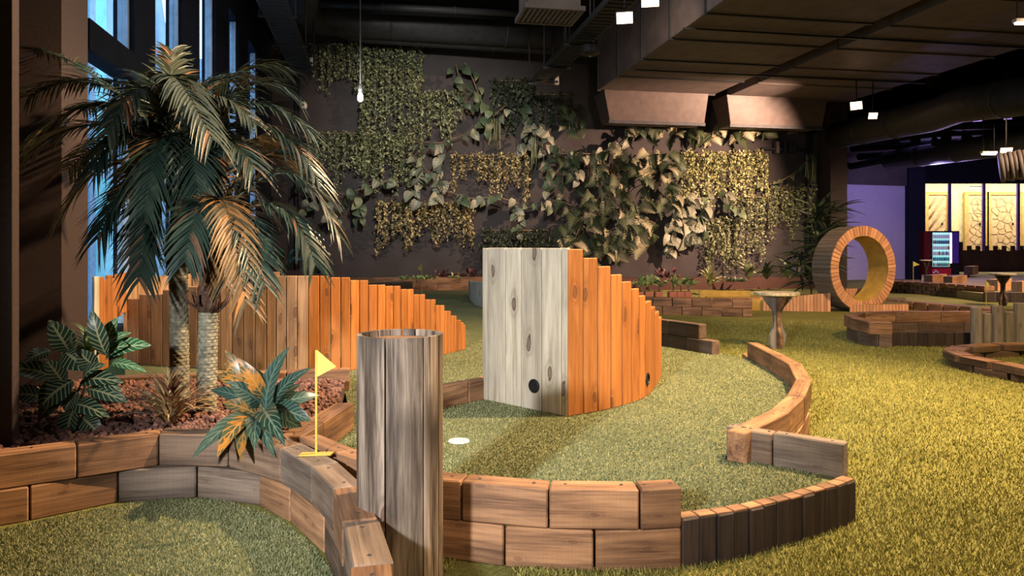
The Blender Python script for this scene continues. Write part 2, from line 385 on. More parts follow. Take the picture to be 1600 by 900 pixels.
# ================================================================== THE HALL
struct(slab('floor', None, [RM(-3.2, -6), RM(40, -6), RM(40, 50), RM(-3.2, 50)], -.2, 0, 'lawn'))
struct(rbox('ceiling', None, -3.3, 40, -6, 50, 8.3, 8.5, 'ceil'))
struct(rbox('wall_back', None, -3.3, 14.8, 22.44, 22.8, 0, 8.3, 'wall'))
struct(rbox('wall_right', None, 40, 40.3, -6, 50, 0, 8.3, 'wall'))
struct(rbox('wall_front', None, -3.3, 40, -6.3, -6, 0, 8.3, 'wall'))
struct(rbox('wall_far', None, 14.8, 40, 44, 44.3, 0, 8.3, 'wall'))
struct(rbox('wall_side', None, 14.5, 14.8, 22.8, 44, 0, 8.3, 'wall'))
struct(rbox('pillar_back', None, 14.5, 15.1, 21.7, 22.44, 0, 8.3, 'pillar'))
pc = at(20, 387, 3.72); pd = AX * .07; pl = -RX * .9
pc2 = at(97, 387, 5.5)
struct(quadpiece('pillar_window', None, pc2 - RX * 1.0, pc2, pc2 - RX * 1.0 + AX * .5, pc2 + AX * .5, 0, 8.3, 'pillar', .004))
struct(quadpiece('pillar_left', None, pc + pl, pc, pc + pl + pd, pc + pd, 0, 8.3, 'pillar', .004))
# window wall
WU = -3.04
wins = [(6.7, 8.42), (8.53, 10.06), (10.96, 12.4), (13.55, 14.83), (16.06, 17.2), (18.4, 19.86)]
edges = [-6] + [e for wn in wins for e in wn] + [22.44]
for i in range(0, len(edges), 2):
    struct(rbox('wall_left', None, WU - .25, WU, edges[i], edges[i + 1], 0, 8.3, 'mullion'))
for k, (a, b) in enumerate(wins):
    wn = struct(thing('window_%d' % (k + 1), None, None))
    rbox('sill', wn, WU - .25, WU, a, b, 0, .35, 'mullion'); rbox('header', wn, WU - .25, WU, a, b, 6.3, 8.3, 'mullion')
    rbox('transom', wn, WU - .22, WU + .02, a, b, 3.42, 3.75, 'mullion')
    for z0, z1 in ((.35, 3.42), (3.75, 6.3)):
        for v in (a, b - .06): rbox('frame', wn, WU - .18, WU - .06, v, v + .06, z0, z1, 'steelblue')
        pm = rbox('pane', wn, WU - .125, WU - .115, a + .06, b - .06, z0, z1, 'white')
        pm.data.materials.clear(); pm.data.materials.append(M['glass'])
# outside: the neighbouring building with braces
nb = thing('neighbour_building', 'pale blue building with diagonal braces outside the tall windows', 'building')
rbox('wall', nb, -9.4, -9.0, -8, 50, -1, 11, 'concrete')
for v in range(4, 44, 3):
    rbox('cladding_rib', nb, -9.0, -8.85, v, v + .5, -1, 11, 'steelblue')
for v, z in ((9, 0), (17.5, 0), (25, 0), (34, 0)): rbox('glazing', nb, -9.0, -8.9, v, v + 2.6, z, 3.6, 'turquoise')
for v in (19.5, 24.0, 29.5, 35): rbox('glazing', nb, -9.0, -8.9, v + .6, v + 2.6, 4.5, 11, 'turquoise')
for v, s in ((10, 1), (18, -1), (26, 1), (36, -1)):
    tube('brace', nb, [RM(-8.2, v, -1), RM(-8.2, v + 6 * s, 9), RM(-8.2, v + 9 * s, 14)], .35, 'concrete', 4)
struct(rbox('ground_outside', None, -9.0, -3.3, -8, 50, -1.2, -1.0, 'concrete'))

# ================================================================== TURF
GZ = .165
front_border = [(-.30, 3.06), G(692, 872), G(785, 890), G(933, 892), G(1066, 889)]
edge_pts = [G(1066, 889), G(1160, 874), G(1250, 848), G(1310, 828), G(1337, 815)]
cw_in = [G(1168, 535, .33), G(1205, 553, .33), G(1232, 568, .33), G(1244, 592, .33), G(1230, 618, .33), G(1205, 640, .33), G(1135, 672, .33)]
tim_pts = [G(1133, 712, GZ), G(1159, 719, GZ), G(1206, 727, GZ), G(1318, 748, GZ)]
poly = [(-.55, 3.25)] + [(p[0], p[1] + .06) for p in front_border[1:-1]] + [(p[0] - .01, p[1] + .05) for p in edge_pts] + [(1.66, 3.66)] + [tuple(p[:2]) for p in tim_pts[::-1]] + \
       [tuple(p[:2]) for p in cw_in[::-1]] + [(2.36, 7.6), (2.2, 8.0), (1.5, 8.7), (1.3, 12), (1.2, 20.0), (-6.2, 19.0), (-4.2, 8.0), (-3.0, 5.7), (-1.3, 5.75), (-1.0, 4.6), (-1.2, 4.1)]
pg = struct(slab('floor_putting_green', None, poly, .001, GZ, 'green'))
def inside(P, poly):
    x, y = P[:, 0], P[:, 1]; r = np.zeros(len(P), bool); n = len(poly)
    for i in range(n):
        x0, y0 = poly[i][0], poly[i][1]; x1, y1 = poly[(i + 1) % n][0], poly[(i + 1) % n][1]
        c = ((y0 > y) != (y1 > y)) & (x < (x1 - x0) * (y - y0) / (y1 - y0 + 1e-12) + x0); r ^= c
    return r
def blades(name, label, P, z, hgt, wid, mat):
    n = len(P); a = rng.uniform(0, 2 * np.pi, n); h = hgt * rng.uniform(.6, 1.25, n); b = rng.uniform(0, 2 * np.pi, n); le = h * rng.uniform(.2, .9, n)
    v = np.zeros((n, 3, 3)); dx = np.cos(a) * wid / 2; dy = np.sin(a) * wid / 2
    v[:, 0] = np.stack([P[:, 0] - dx, P[:, 1] - dy, np.full(n, z)], 1); v[:, 1] = np.stack([P[:, 0] + dx, P[:, 1] + dy, np.full(n, z)], 1)
    v[:, 2] = np.stack([P[:, 0] + np.cos(b) * le, P[:, 1] + np.sin(b) * le, z + h], 1)
    me = bpy.data.meshes.new(name); me.vertices.add(3 * n); me.loops.add(3 * n); me.polygons.add(n)
    me.vertices.foreach_set('co', v.reshape(-1)); me.loops.foreach_set('vertex_index', np.arange(3 * n, dtype=np.int32))
    me.polygons.foreach_set('loop_start', np.arange(0, 3 * n, 3, dtype=np.int32)); me.update(calc_edges=True)
    return tag(link(name, me, mat), label, 'grass', None, 'stuff')
def scatter(n, y0, y1, xl, xr, p=1.6):
    """more blades near the viewer"""
    t = rng.uniform(0, 1, n) ** p; Y = y0 + (y1 - y0) * t
    return np.stack([rng.uniform(xl, xr, n) * Y, Y], 1)
flg = [(-3.2, 1.6), (-3.2, 3.05), (-2.37, 3.38), (-2.14, 3.6), (-1.84, 3.8), (-1.5, 3.8), (-1.12, 3.53), (-.89, 3.24), (-.72, 2.94), (-.60, 2.6), (-.49, 2.24), (-.40, 1.6)]
P = scatter(260000, 2.3, 13, -.30, .72); P = P[~inside(P, poly)]
lw = inside(P, [(-.6, 2), (-.6, 3.3), (-.3, 3.06), (6, 2.9), (9, 13), (2.7, 13), (1.6, 8)]) ; P = P[lw | (P[:, 0] > 0)]
blades('lawn_grass', 'yellowish artificial grass pile of the lawn around the course', P, 0, .022, .006, 'blade')
P = scatter(150000, 2.2, 3.9, -.72, -.2, 1.2); P = P[inside(P, flg)]
blades('front_green_grass', 'short artificial grass pile on the green beside the planter', P, 0, .011, .005, 'gblade')
P = scatter(230000, 3.0, 9, -.28, .42, 1.4); P = P[inside(P, poly)]
blades('putting_green_grass', 'short artificial grass pile on the raised putting green', P, GZ, .010, .0055, 'gblade')
cup = thing('golf_cup', 'white golf cup sunk in the raised green beside the stave drum', 'golf hole')
c = G(717, 690, GZ)
lathe('cup_floor', cup, [(.052, 0), (.052, .002)], (c.x, c.y, GZ + .002), 'white')
lathe('cup_rim', cup, [(.052, 0), (.056, .006), (.060, .006), (.064, 0)], (c.x, c.y, GZ + .002), 'white')

# ================================================================== SLEEPER WALLS
fw = thing('sleeper_retaining_wall', 'curved two-course sleeper wall of the palm planter in front', 'retaining wall')
up = [(-3.0, 3.12), (-2.365, 3.4), (-2.14, 3.62), (-1.84, 3.83), (-1.47, 3.80), (-1.12, 3.55), (-.89, 3.26), (-.72, 2.96), (-.60, 2.6), (-.49, 2.24), (-.41, 1.85)]
up = [(-3.0, 3.05), (-2.14, 3.62), (-1.84, 3.83), (-1.47, 3.80), (-1.12, 3.55), (-.89, 3.26), (-.72, 2.96), (-.60, 2.6), (-.49, 2.24), (-.41, 1.85)]
lo = [(-3.0, 3.05), (-2.295, 3.50), (-2.01, 3.755), (-1.64, 3.82), (-1.27, 3.70), (-1.05, 3.48), (-.80, 3.12), (-.66, 2.8), (-.545, 2.42), (-.45, 2.05), (-.41, 1.85)]
course(fw, lo, .12, 0, .163, 'sleeper', mats=['sleeper_brown', 'sleeper_brown', 'sleeper', 'sleeper'])
course(fw, up, .125, .166, .33, 'sleeper', screws=True, mats=['sleeper_brown', 'sleeper_brown', 'sleeper', 'sleeper', 'sleeper', 'sleeper', 'sleeper_brown', 'sleeper'])
zw = thing('planter_side_wall', 'zigzag orange-brown sleeper wall between palm planter and stave drum', 'retaining wall')
z1 = [G(553, 629, .33), G(505, 660, .33), G(470, 682, .33)]
course(zw, z1, -.12, GZ, .33, 'sleeper_brown', screws=True); course(zw, z1, -.12, 0, .163, 'sleeper_brown')
z2 = [G(466, 683, .33), G(524, 708, .33), (-.62, 3.28), (-.33, 3.10)]
course(zw, z2, .11, GZ, .33, 'sleeper_brown', screws=True); course(zw, z2, .11, 0, .163, 'sleeper_brown')
bw = thing('planter_back_wall', 'straight sleeper wall behind the palm trunks at the plank fence', 'retaining wall')
b1 = [G(150, 592, .33), G(345, 584, .33), G(447, 581, .33), G(547, 578, .33)]
course(bw, b1, .12, GZ, .33, 'sleeper_brown', screws=True); course(bw, divide(b1, 4), .14, 0, .163, 'sleeper_brown')
fb = thing('front_sleeper_border', 'two-course peach-brown sleeper border in front of the raised green', 'retaining wall')
fu = [(-.52, 3.14), G(720, 877), G(857, 891), G(1000, 893), G(1066, 889)]
fl = [(-.52, 3.14), G(788, 886), G(929, 893), G(1066, 889)]
course(fb, fu, .11, .166, .33, 'sleeper_brown', screws=True, gap=.004); course(fb, fl, .11, 0, .163, 'sleeper_brown', gap=.005)
ed = thing('board_edging', 'curved edging of short charred upright boards at the green', 'edging')
ep = divide(edge_pts, 13); course(ed, ep, .055, 0, .2, 'edging', gap=.0015, name='board', jit=.003)
etop = divide(edge_pts, 13)
course(ed, offset(etop, .004), .06, .198, .204, 'sleeper_brown', gap=.001, name='board_cap', jit=0)
tm = thing('single_timber_kerb', 'grey single-course timber kerb jutting over the green', 'kerb')
course(tm, tim_pts, .085, 0, .33, 'sleeper', screws=True)
cw = thing('curved_sleeper_wall', 'S-curved brown sleeper wall between green and yellow lawn', 'retaining wall')
course(cw, cw_in, .11, GZ, .33, 'sleeper_brown', screws=True)
course(cw, [G(1159, 575)] + half(cw_in)[1:], .11, 0, .163, 'sleeper_brown')
sb = thing('stepped_sleeper_wall', 'dark brown stepped sleeper wall behind the tall orange boards', 'retaining wall')
s0, s1 = G(1000, 535, GZ), G(1114, 554.7, GZ)
d = (s1 - s0).normalized()
course(sb, divide([s0, s1], 3), .11, 0, .163 + GZ * .9, 'sleeper_dark'); course(sb, divide([s0, s1 - d * .2], 2), .11, .163 + GZ * .9 + .003, .47, 'sleeper_dark')
lb = thing('straight_sleeper_wall', 'straight two-course red-brown sleeper wall in front of the terracotta pots', 'retaining wall')
a, b = G(990, 491), G(1176, 495.5)
course(lb, divide([a, b], 6), .30, .166, .33, 'sleeper_brown', gap=.006); course(lb, half(divide([a, b], 6)), .30, 0, .163, 'sleeper_brown', gap=.006)
# back planter at the charcoal wall
bp = thing('back_planter_kerb', 'low dark sleeper kerb along the charcoal wall', 'kerb')
course(bp, divide([RM(-2.6, 21.2), RM(6, 21.2)], 7), .2, .27, .45, 'sleeper_brown'); course(bp, half(divide([RM(-2.6, 21.2), RM(6, 21.2)], 7)), .2, .0, .267, 'sleeper_brown')
struct(rbox('floor_back_bed', None, -3, 14.5, 21.4, 22.44, 0, .36, 'soil'))
bk = thing('back_timber_kerb', 'dark timber kerb behind the left plank fence', 'kerb')
course(bk, divide([at(500, 400, 12.5), at(645, 400, 13.5)], 4), .3, 0, .68, 'sleeper_dark')
# right ring planter
rp = thing('ring_border', 'horseshoe border of two sleeper courses with charred front boards', 'retaining wall')
rpts = [(7.9, 11.1), (7.2, 11.15), (6.5, 11.15), (5.8, 11.12), (5.28, 11.0), (4.97, 10.62), (4.86, 10.2), (4.83, 9.74), (4.98, 9.70)]
course(rp, rpts, -.16, .166, .33, 'sleeper_brown', gap=.004); course(rp, [rpts[0]] + half(rpts)[1:], -.16, 0, .163, 'sleeper_dark', gap=.004)
course(rp, divide([(4.99, 9.70), (6.05, 9.66)], 9), .05, 0, .185, 'edging', name='board', gap=.002)
pk = thing('pole_fence', 'row of grey weathered poles of uneven height at the horseshoe border', 'fence')
for k, (x0, x1, yt) in enumerate([(1517, 1534, 479.5), (1534, 1548.5, 489), (1549, 1567, 477), (1567, 1584, 487), (1584.5, 1601, 473), (1602, 1620, 483), (1620, 1638, 470)]):
    p0, p1 = at(x0, 400, 9.5), at(x1, 400, 9.5); z = H - (yt - HY) / F * 9.5; c = (p0 + p1) / 2; r = (p1 - p0).length / 2 - .003
    lathe('pole', pk, [(r, 0), (r, z - .012), (r - .012, z)], (c.x, c.y, 0), 'grey_log', 10)
rr = thing('low_ring_border', 'low staggered dark timber ring on the lawn at the right', 'kerb')
rq = [(6.3, 8.95), (5.75, 8.9), (5.2, 8.68), (4.85, 8.3), (4.74, 7.85), (4.80, 7.4), (4.88, 6.95), (5.1, 6.55)]
course(rr, rq, .20, .073, .145, 'sleeper_dark', gap=.03); course(rr, half(rq), .17, 0, .072, 'sleeper_dark', gap=.02)
course(rr, offset(rq, .002), .195, .145, .149, 'sleeper_brown', gap=.031, name='timber_cap', jit=0)

# stub on the raised green left of the white boards
st = thing('short_timber_kerb', 'short brown timber kerb meeting the white boards', 'kerb')
k0, k1, k2 = G(640, 650, GZ), G(732, 630, GZ), G(766, 622, GZ)
course(st, [k0, k1, k2], .075, GZ, .325, 'sleeper_brown', gap=.004)

# ================================================================== STAVE DRUM
dr = thing('stave_drum', 'tall round drum of scorched grey wooden staves at the front', 'drum')
dc = Vector((-.43, 2.83, 0)); R0, R1, dz = .164, .145, 1.3 - (521 - 387) / F * 2.83
angs = [-2.64, -1.756, -.876, -.35, .1, .55, .95, 1.3, 1.65, 2.0, 2.35, 2.7, 3.1, 3.643]
for a0, a1 in zip(angs, angs[1:]):
    n = 6; pts = []
    mid = (a0 + a1) / 2; p = dc + Vector((math.cos(a0), math.sin(a0), 0)) * R0; q = dc + Vector((math.cos(a1), math.sin(a1), 0)) * R0
    vs = []; fs = []; g = .022
    aa = [a0 + g + (a1 - a0 - 2 * g) * k / n for k in range(n + 1)]
    org = dc + Vector((math.cos(mid), math.sin(mid), 0)) * R1
    for z in (0, dz):
        for rad in (R0, R1):
            for t in aa: vs.append(dc + Vector((math.cos(t) * rad, math.sin(t) * rad, z)) - org)
    m = n + 1; o_, i_, ot, it = 0, m, 2 * m, 3 * m
    for k in range(n):
        fs += [(o_ + k, o_ + k + 1, ot + k + 1, ot + k), (i_ + k + 1, i_ + k, it + k, it + k + 1), (ot + k, ot + k + 1, it + k + 1, it + k), (i_ + k, i_ + k + 1, o_ + k + 1, o_ + k)]
    fs += [(o_, ot, it, i_), (o_ + n, i_ + n, it + n, ot + n)]
    link('stave', mesh('stave', vs, fs), 'log', dr, Matrix.Translation(org))
lathe('lid', dr, [(R1 - .002, 0), (R1 - .002, .02)], (dc.x, dc.y, dz - .045), 'sleeper_brown', 28)

# ================================================================== FLAGS
def flag(px, py, zb, pole_h, pw, ph, label, side=1, plate=True, s=1.0):
    g = G(px, py, zb); t = thing('golf_flag', label, 'flag', 'golf flags on the course')
    lathe('pole', t, [(.005 * s, 0), (.005 * s, pole_h)], g, 'yellow', 8)
    x0 = .004 * side
    vs = [(x0, -.0015, pole_h), (x0, -.0015, pole_h - ph), (x0 + pw * side, -.0015, pole_h - ph * .62), (x0, .0015, pole_h), (x0, .0015, pole_h - ph), (x0 + pw * side, .0015, pole_h - ph * .62)]
    link('pennant', mesh('pennant', vs, [(0, 1, 2), (5, 4, 3), (0, 3, 4, 1), (1, 4, 5, 2), (2, 5, 3, 0)]), 'yellow', t, Matrix.Translation(g))
    if plate:
        vs = hexa('base_plate', [Vector(q) for q in ((-.075, -.028, 0), (.07, -.012, 0), (.075, .035, 0), (-.07, .02, 0), (-.075, -.028, .008), (.07, -.012, .008), (.075, .035, .008), (-.07, .02, .008))], .001)
        link('base_plate', vs, 'brass', t, Matrix.Translation(g))
    return t
flag(494, 711, .332, .49, .09, .125, 'yellow triangular golf flag on a brass plate on the planter wall')
flag(659, 462, GZ, .75, .10, .17, 'small yellow golf flag behind the left plank fence', -1, False, 1.6)
flag(1427, 449, 0, .85, .20, .17, 'small orange golf flag beside the purple wall', 1, False, 1.8)
flag(1541, 478, 0, .55, .10, .14, 'thin golf flag beside the far pedestal table', 1, False, 1.2)

# ================================================================== PLANK FENCES
def lerp_table(tab, x):
    for (x0, y0), (x1, y1) in zip(tab, tab[1:]):
        if x <= x1: return y0 + (y1 - y0) * max(0, (x - x0)) / (x1 - x0)
    return tab[-1][1]
cf = thing('tall_plank_fence', 'tall V-shaped plank fence, pale face and stepped orange side', 'fence')
L0, C0 = G(753, 624, GZ), G(886.5, 651.5, GZ)
def on_line(px, A, B):
    k = (px - CX) / F; d = B - A; t = (k * A.y - A.x) / (d.x - k * d.y); return A + d * t
xs = [753, 761.5, 789, 813.5, 845.5, 876.5, 886.5]
for x0, x1 in zip(xs, xs[1:]):
    box('white_board', cf, on_line(x0, L0, C0), on_line(x1, L0, C0), .035, GZ, H + random.uniform(-.003, .003), 'white_pine', .005, .003)
bo = Vector((-(C0 - L0).normalized().y, (C0 - L0).normalized().x, 0)) * .037
box('gap_light_block', cf, L0 + bo + (C0 - L0) * .03, C0 + bo - (C0 - L0) * .06, .012, GZ, H - .06, 'edging', 0)  # unseen dark board added to stop light through the gaps
def chain(pts):
    return [Vector((p[0], p[1], 0)) for p in pts]
def on_chain(px, C):
    for A, B in zip(C, C[1:]):
        xa, xb = A.x / A.y * F + CX, B.x / B.y * F + CX
        if px <= xb + 1e-6: return on_line(px, A, B)
    return on_line(px, C[-2], C[-1])
CF = chain([C0, G(947.6, 641, GZ), G(991, 629, GZ), G(1010, 621, GZ), G(1020, 611, GZ), G(1027, 600, GZ), G(1034, 587, GZ)])
bx = [886.8, 912, 934.7, 955, 972.5, 987.5, 999, 1009, 1018, 1024, 1030, 1033.7]; bt = [389, 403, 416, 429, 440, 451, 462, 471, 480, 488, 496]
for x0, x1, yt in zip(bx, bx[1:], bt):
    a, b = on_chain(x0, CF), on_chain(x1, CF); z = H - (yt - HY) / F * (a.y + b.y) / 2
    box('orange_board', cf, a, b, .035, GZ, z, 'orange_pine', .006, .0025)
def collar(parent, c, n, r):
    """flanged pipe mouth, axis n"""
    q = Vector(n).to_track_quat('Z', 'Y').to_matrix().to_4x4(); mw = Matrix.Translation(c) @ q
    N = 24; prof = [(r * 1.35, 0), (r * 1.35, .008), (r * 1.05, .012), (r, .012), (r * .92, .002), (0.001, .0015)]  # board is uncut: closing disc is black for the dark of the bore
    vs = [(math.cos(2 * math.pi * k / N) * p, math.sin(2 * math.pi * k / N) * p, z) for p, z in prof for k in range(N)]
    fs = [(i * N + k, i * N + (k + 1) % N, (i + 1) * N + (k + 1) % N, (i + 1) * N + k) for i in range(len(prof) - 1) for k in range(N)]
    return link('pipe_mouth', mesh('pipe_mouth', vs, fs), 'black', parent, mw)
fn = (C0 - L0).normalized(); fnn = Vector((fn.y, -fn.x, 0)); p = on_line(835, L0, C0); collar(cf, Vector((p.x, p.y, H - (603 - HY) / F * p.y)) + fnn * .001, fnn, .036)
a, b = on_chain(1004, CF), on_chain(1016, CF); dd = (b - a).normalized(); nn = Vector((dd.y, -dd.x, 0)); p = (a + b) / 2
collar(cf, Vector((p.x, p.y, H - (592 - HY) / F * p.y)) + nn * .006, nn, .036)

lf = thing('curved_plank_fence', 'long curved plank fence stepping down to the right behind the palms', 'fence')
LF = chain([G(198, 568, GZ), G(267, 573, GZ), G(340, 578, GZ), G(400, 580, GZ), G(480, 581, GZ), G(547, 579, GZ), G(600, 573.5, GZ), G(640, 566, GZ), G(692, 555, GZ), G(715, 549.5, GZ), G(728, 545.5, GZ)])
bx = [197, 216, 234.5, 253, 272, 290, 308, 326, 344, 362, 380, 398, 416, 431, 447, 464, 481.5, 499, 516, 532, 547.5, 562, 576, 590, 603, 615, 627, 637, 647, 656, 665, 673, 681.5, 688, 695, 700, 705, 710, 714, 717.5, 721, 725, 728]
tt = [(197, 467), (215.9, 467), (216, 460), (252, 460), (253.5, 453), (271, 453), (290, 448), (325, 446), (326, 440), (361, 439), (362, 435), (415, 434), (416, 431), (515, 431), (517, 433.5), (547, 433.5), (548, 438), (575, 438), (577, 445), (602, 445), (603.5, 447), (626, 447), (627.5, 452), (646, 452), (647.5, 460), (664, 460), (666, 468), (681, 468), (682, 477), (694.5, 477), (695.5, 486), (705, 486), (706, 493.5), (714, 493.5), (715, 500), (721, 500), (721.5, 504), (725, 504), (725.5, 508), (728, 508)]
for x0, x1 in zip(bx, bx[1:]):
    a, b = on_chain(x0, LF), on_chain(x1, LF); z = H - (lerp_table(tt, (x0 + x1) / 2) - HY) / F * (a.y + b.y) / 2
    box('board', lf, a, b, .035, GZ, z, 'fence_pine' if x0 < 480 else 'orange_pine', .006, .003)  # duller pine on the left: weaker warm light put into the colour
kf = thing('rear_plank_fence', 'crenellated orange plank fence by the window behind the palm', 'fence')
KF = chain([at(147, 400, 6.7), at(156, 400, 6.75), at(198, 400, 7.5), at(215, 400, 7.75), at(300, 400, 8.2), at(440, 400, 8.4)])
bx = [147, 156, 163, 170, 177, 184, 191, 198, 215, 231, 247, 264, 282, 300, 318, 336, 354, 372, 390, 405, 421, 437]
kt = [432, 433, 437, 430, 435, 428, 426, 434, 434, 431, 431, 431, 428, 426, 426, 425, 424, 424, 422, 422, 425]
for k, (x0, x1) in enumerate(zip(bx, bx[1:])):
    a, b = on_chain(x0, KF), on_chain(x1, KF); Y = (a.y + b.y) / 2; z = H - (kt[k] - HY) / F * Y
    zb = GZ if x0 < 170 or x0 > 197 else H - (lerp_table([(170, 506), (197, 484)], x0) - HY) / F * Y
    box('board', kf, a, b, .035, zb, z, 'white_pine' if k == 0 else 'orange_pine' if x0 < 198 else 'fence_pine', .004, .002)
gf = thing('grey_curved_fence', 'small pale grey curved plank fence far behind the white boards', 'fence')
GF = chain([G(732, 462, GZ), G(735, 471, GZ), G(744, 478, GZ), G(770, 484, GZ), G(800, 486, GZ)])
for x0, x1 in zip([732.2, 734, 737.5, 743, 748, 753, 760, 770, 780], [734, 737.5, 743, 748, 753, 760, 770, 780, 790]):
    a, b = on_chain(x0, GF), on_chain(x1, GF); box('board', gf, a, b, .035, GZ, 1.3 - 53 / F * (a.y + b.y) / 2, 'white_pine', .004, .003)

# ================================================================== LOOP-THE-LOOP
lp = thing('loop_ring', 'large round wooden loop obstacle of radial boards with battened ramp', 'loop obstacle')
lc = at(1350, 420.5, 15.0); lc.z = .875
ln = Vector((.362, -.932, 0)).normalized(); ldv = Vector((-ln.y, ln.x, 0)); LR0, LR1, LW = .87, .665, .52
NB = 62
for k in range(NB):
    a0, a1 = 2 * math.pi * k / NB + .006, 2 * math.pi * (k + 1) / NB - .006; am = (a0 + a1) / 2
    def cp(a, r, o): return lc + ldv * math.cos(a) * r + Vector((0, 0, math.sin(a) * r)) - ln * o
    er = (ldv * math.cos(am) + Vector((0, 0, math.sin(am)))); et = (ldv * -math.sin(am) + Vector((0, 0, math.cos(am))))
    org = cp(am, LR1, 0); mw = Matrix((( er.x, et.x, -ln.x, org.x), (er.y, et.y, -ln.y, org.y), (er.z, et.z, -ln.z, org.z), (0, 0, 0, 1))); inv = mw.inverted()
    pr = random.uniform(-.004, .004)
    link('face_board', hexa('face_board', [inv @ cp(a, r, o) for o in (pr, .03) for a, r in ((a0, LR1), (a0, LR0), (a1, LR0), (a1, LR1))], .002), 'loop_face', lp, mw)
    b0, b1 = a0 - .003, a1 + .003; org = cp(am, LR0, .03); mw = Matrix(((-ln.x, et.x, er.x, org.x), (-ln.y, et.y, er.y, org.y), (-ln.z, et.z, er.z, org.z), (0, 0, 0, 1))); inv = mw.inverted()
    link('outer_stave', hexa('outer_stave', [inv @ cp(a, r, o) for o in (.032, LW) for a, r in ((b0, LR0 - .03), (b0, LR0 - .004 + pr), (b1, LR0 - .004 + pr), (b1, LR0 - .03))], .002), 'loop_side', lp, mw)
    
n = 48; vs = []; fs = []
for k in range(n):
    a = 2 * math.pi * k / n
    for r, o in ((LR1 + .004, .002), (LR1 + .004, LW), (LR1 + .02, LW), (LR1 + .02, .002)): vs.append(lc + ldv * math.cos(a) * r + Vector((0, 0, math.sin(a) * r)) - ln * o)
for k in range(n):
    for j in range(4): fs.append((k * 4 + j, k * 4 + (j + 1) % 4, ((k + 1) % n) * 4 + (j + 1) % 4, ((k + 1) % n) * 4 + j))
link('inner_track', mesh('inner_track', vs, fs, False), 'ochre', lp)
n = 48; vs = []; fs = []
for k in range(n):
    a = 2 * math.pi * k / n
    for r in (LR1 + .01, LR0 - .01): vs.append(lc + ldv * math.cos(a) * r + Vector((0, 0, math.sin(a) * r)) - ln * (LW - .005))
for k in range(n): fs.append((2 * k, 2 * k + 1, 2 * ((k + 1) % n) + 1, 2 * ((k + 1) % n)))
link('back_panel', mesh('back_panel', vs, fs, False), 'loop_side', lp)
# battened side walls of ramp and exit
def battens(parent, A, B, z0, z1, n, mat='batten'):
    for i in range(n):
        f0, f1 = i / n, (i + 1) / n
        box('batten', parent, A.lerp(B, f0), A.lerp(B, f1), .03, 0, z0 + (z1 - z0) * f0, mat, .002, .003, z0 + (z1 - z0) * f1)
rampw = thing('loop_ramp', 'battened wooden ramp leading up to the round loop', 'ramp')
battens(rampw, G(1108, 485), G(1192, 485), .26, .27, 14)
battens(rampw, G(1192, 485.6), G(1298, 487.3), .24, .385, 20)
box('ramp_side', rampw, G(1093, 480), G(1172, 480), .04, 0, H - (454 - HY) / F * 16.07, 'ochre', .003)
slab('ramp_deck', rampw, [G(1108, 484.5), G(1290, 486), G(1290, 478), G(1100, 478)], .0, .235, 'ochre')
exw = thing('loop_exit_strip', 'low battened exit strip at the foot of the round loop', 'ramp')
battens(exw, G(1328, 487.5), G(1420, 487.5), .15, .155, 18)
slab('exit_deck', exw, [G(1330, 487), G(1419, 487), G(1415, 474), G(1345, 474)], 0, .145, 'olive')
ew2 = thing('battened_kerb', 'battened inner kerb seen through the round loop', 'kerb')
A, B = at(1322, 452, 15.8), at(1375, 452, 16.2); battens(ew2, A, B, .42, .40, 11)

# ================================================================== PEDESTAL TABLES
def ptable(px, py, zt, wpx, label, mats=('grey_log', 'sleeper_brown')):
    g = G(px, py); t = thing('pedestal_table', label, 'table', 'putter tables on the course'); Y = g.y; wr = wpx / F * Y / 2
    lathe('table_top', t, [(wr * .9, 0), (wr, .012), (wr, .04), (wr * .97, .045)], (g.x, g.y, zt - .045), 'table_top', 22)
    prof = [(0, -.10), (.1, -.13), (.25, -.125), (.38, -.07), (.52, -.055), (.72, -.07), (.80, -.13), (.90, -.20), (1, -.24)]
    rp = [(0, .10), (.1, .12), (.25, .15), (.38, .09), (.52, .06), (.70, .07), (.80, .12), (.92, .23), (1, .26)]
    for k, (an, mt) in enumerate(((.25, mats[0]), (1.75, mats[1]))):
        d = Vector((math.cos(an), math.sin(an), 0)); n = Vector((-d.y, d.x, 0)) * .02; hz = zt - .045
        ring = [(x * .85 * wr / .28, f) for f, x in prof] + [(x * .85 * wr / .28, f) for f, x in rp[::-1]]
        vs = [g + d * x + n * s + Vector((0, 0, f * hz)) for s in (-1, 1) for x, f in ring]; N = len(ring)
        bm = bmesh.new(); V = [bm.verts.new(v) for v in vs]
        bm.faces.new(V[:N][::-1]); bm.faces.new(V[N:])
        for i in range(N): bm.faces.new((V[i], V[(i + 1) % N], V[N + (i + 1) % N], V[N + i]))
        bmesh.ops.recalc_face_normals(bm, faces=bm.faces); bmesh.ops.triangulate(bm, faces=[f for f in bm.faces if len(f.verts) > 4])
        me = bpy.data.meshes.new('pedestal_slab'); bm.to_mesh(me); bm.free(); link('pedestal_slab', me, mt, t)
    return t
ptable(1214, 545, .73, 68, 'brass-topped table on crossed tree-shaped slabs behind the curved wall')
ptable(1567, 478, .73, 36, 'dark pedestal table among the timber blocks far right', ('sleeper_dark', 'sleeper_dark'))
ptable(1447, 448, .90, 18, 'dark pedestal table before the drinks machine', ('edging', 'edging'))

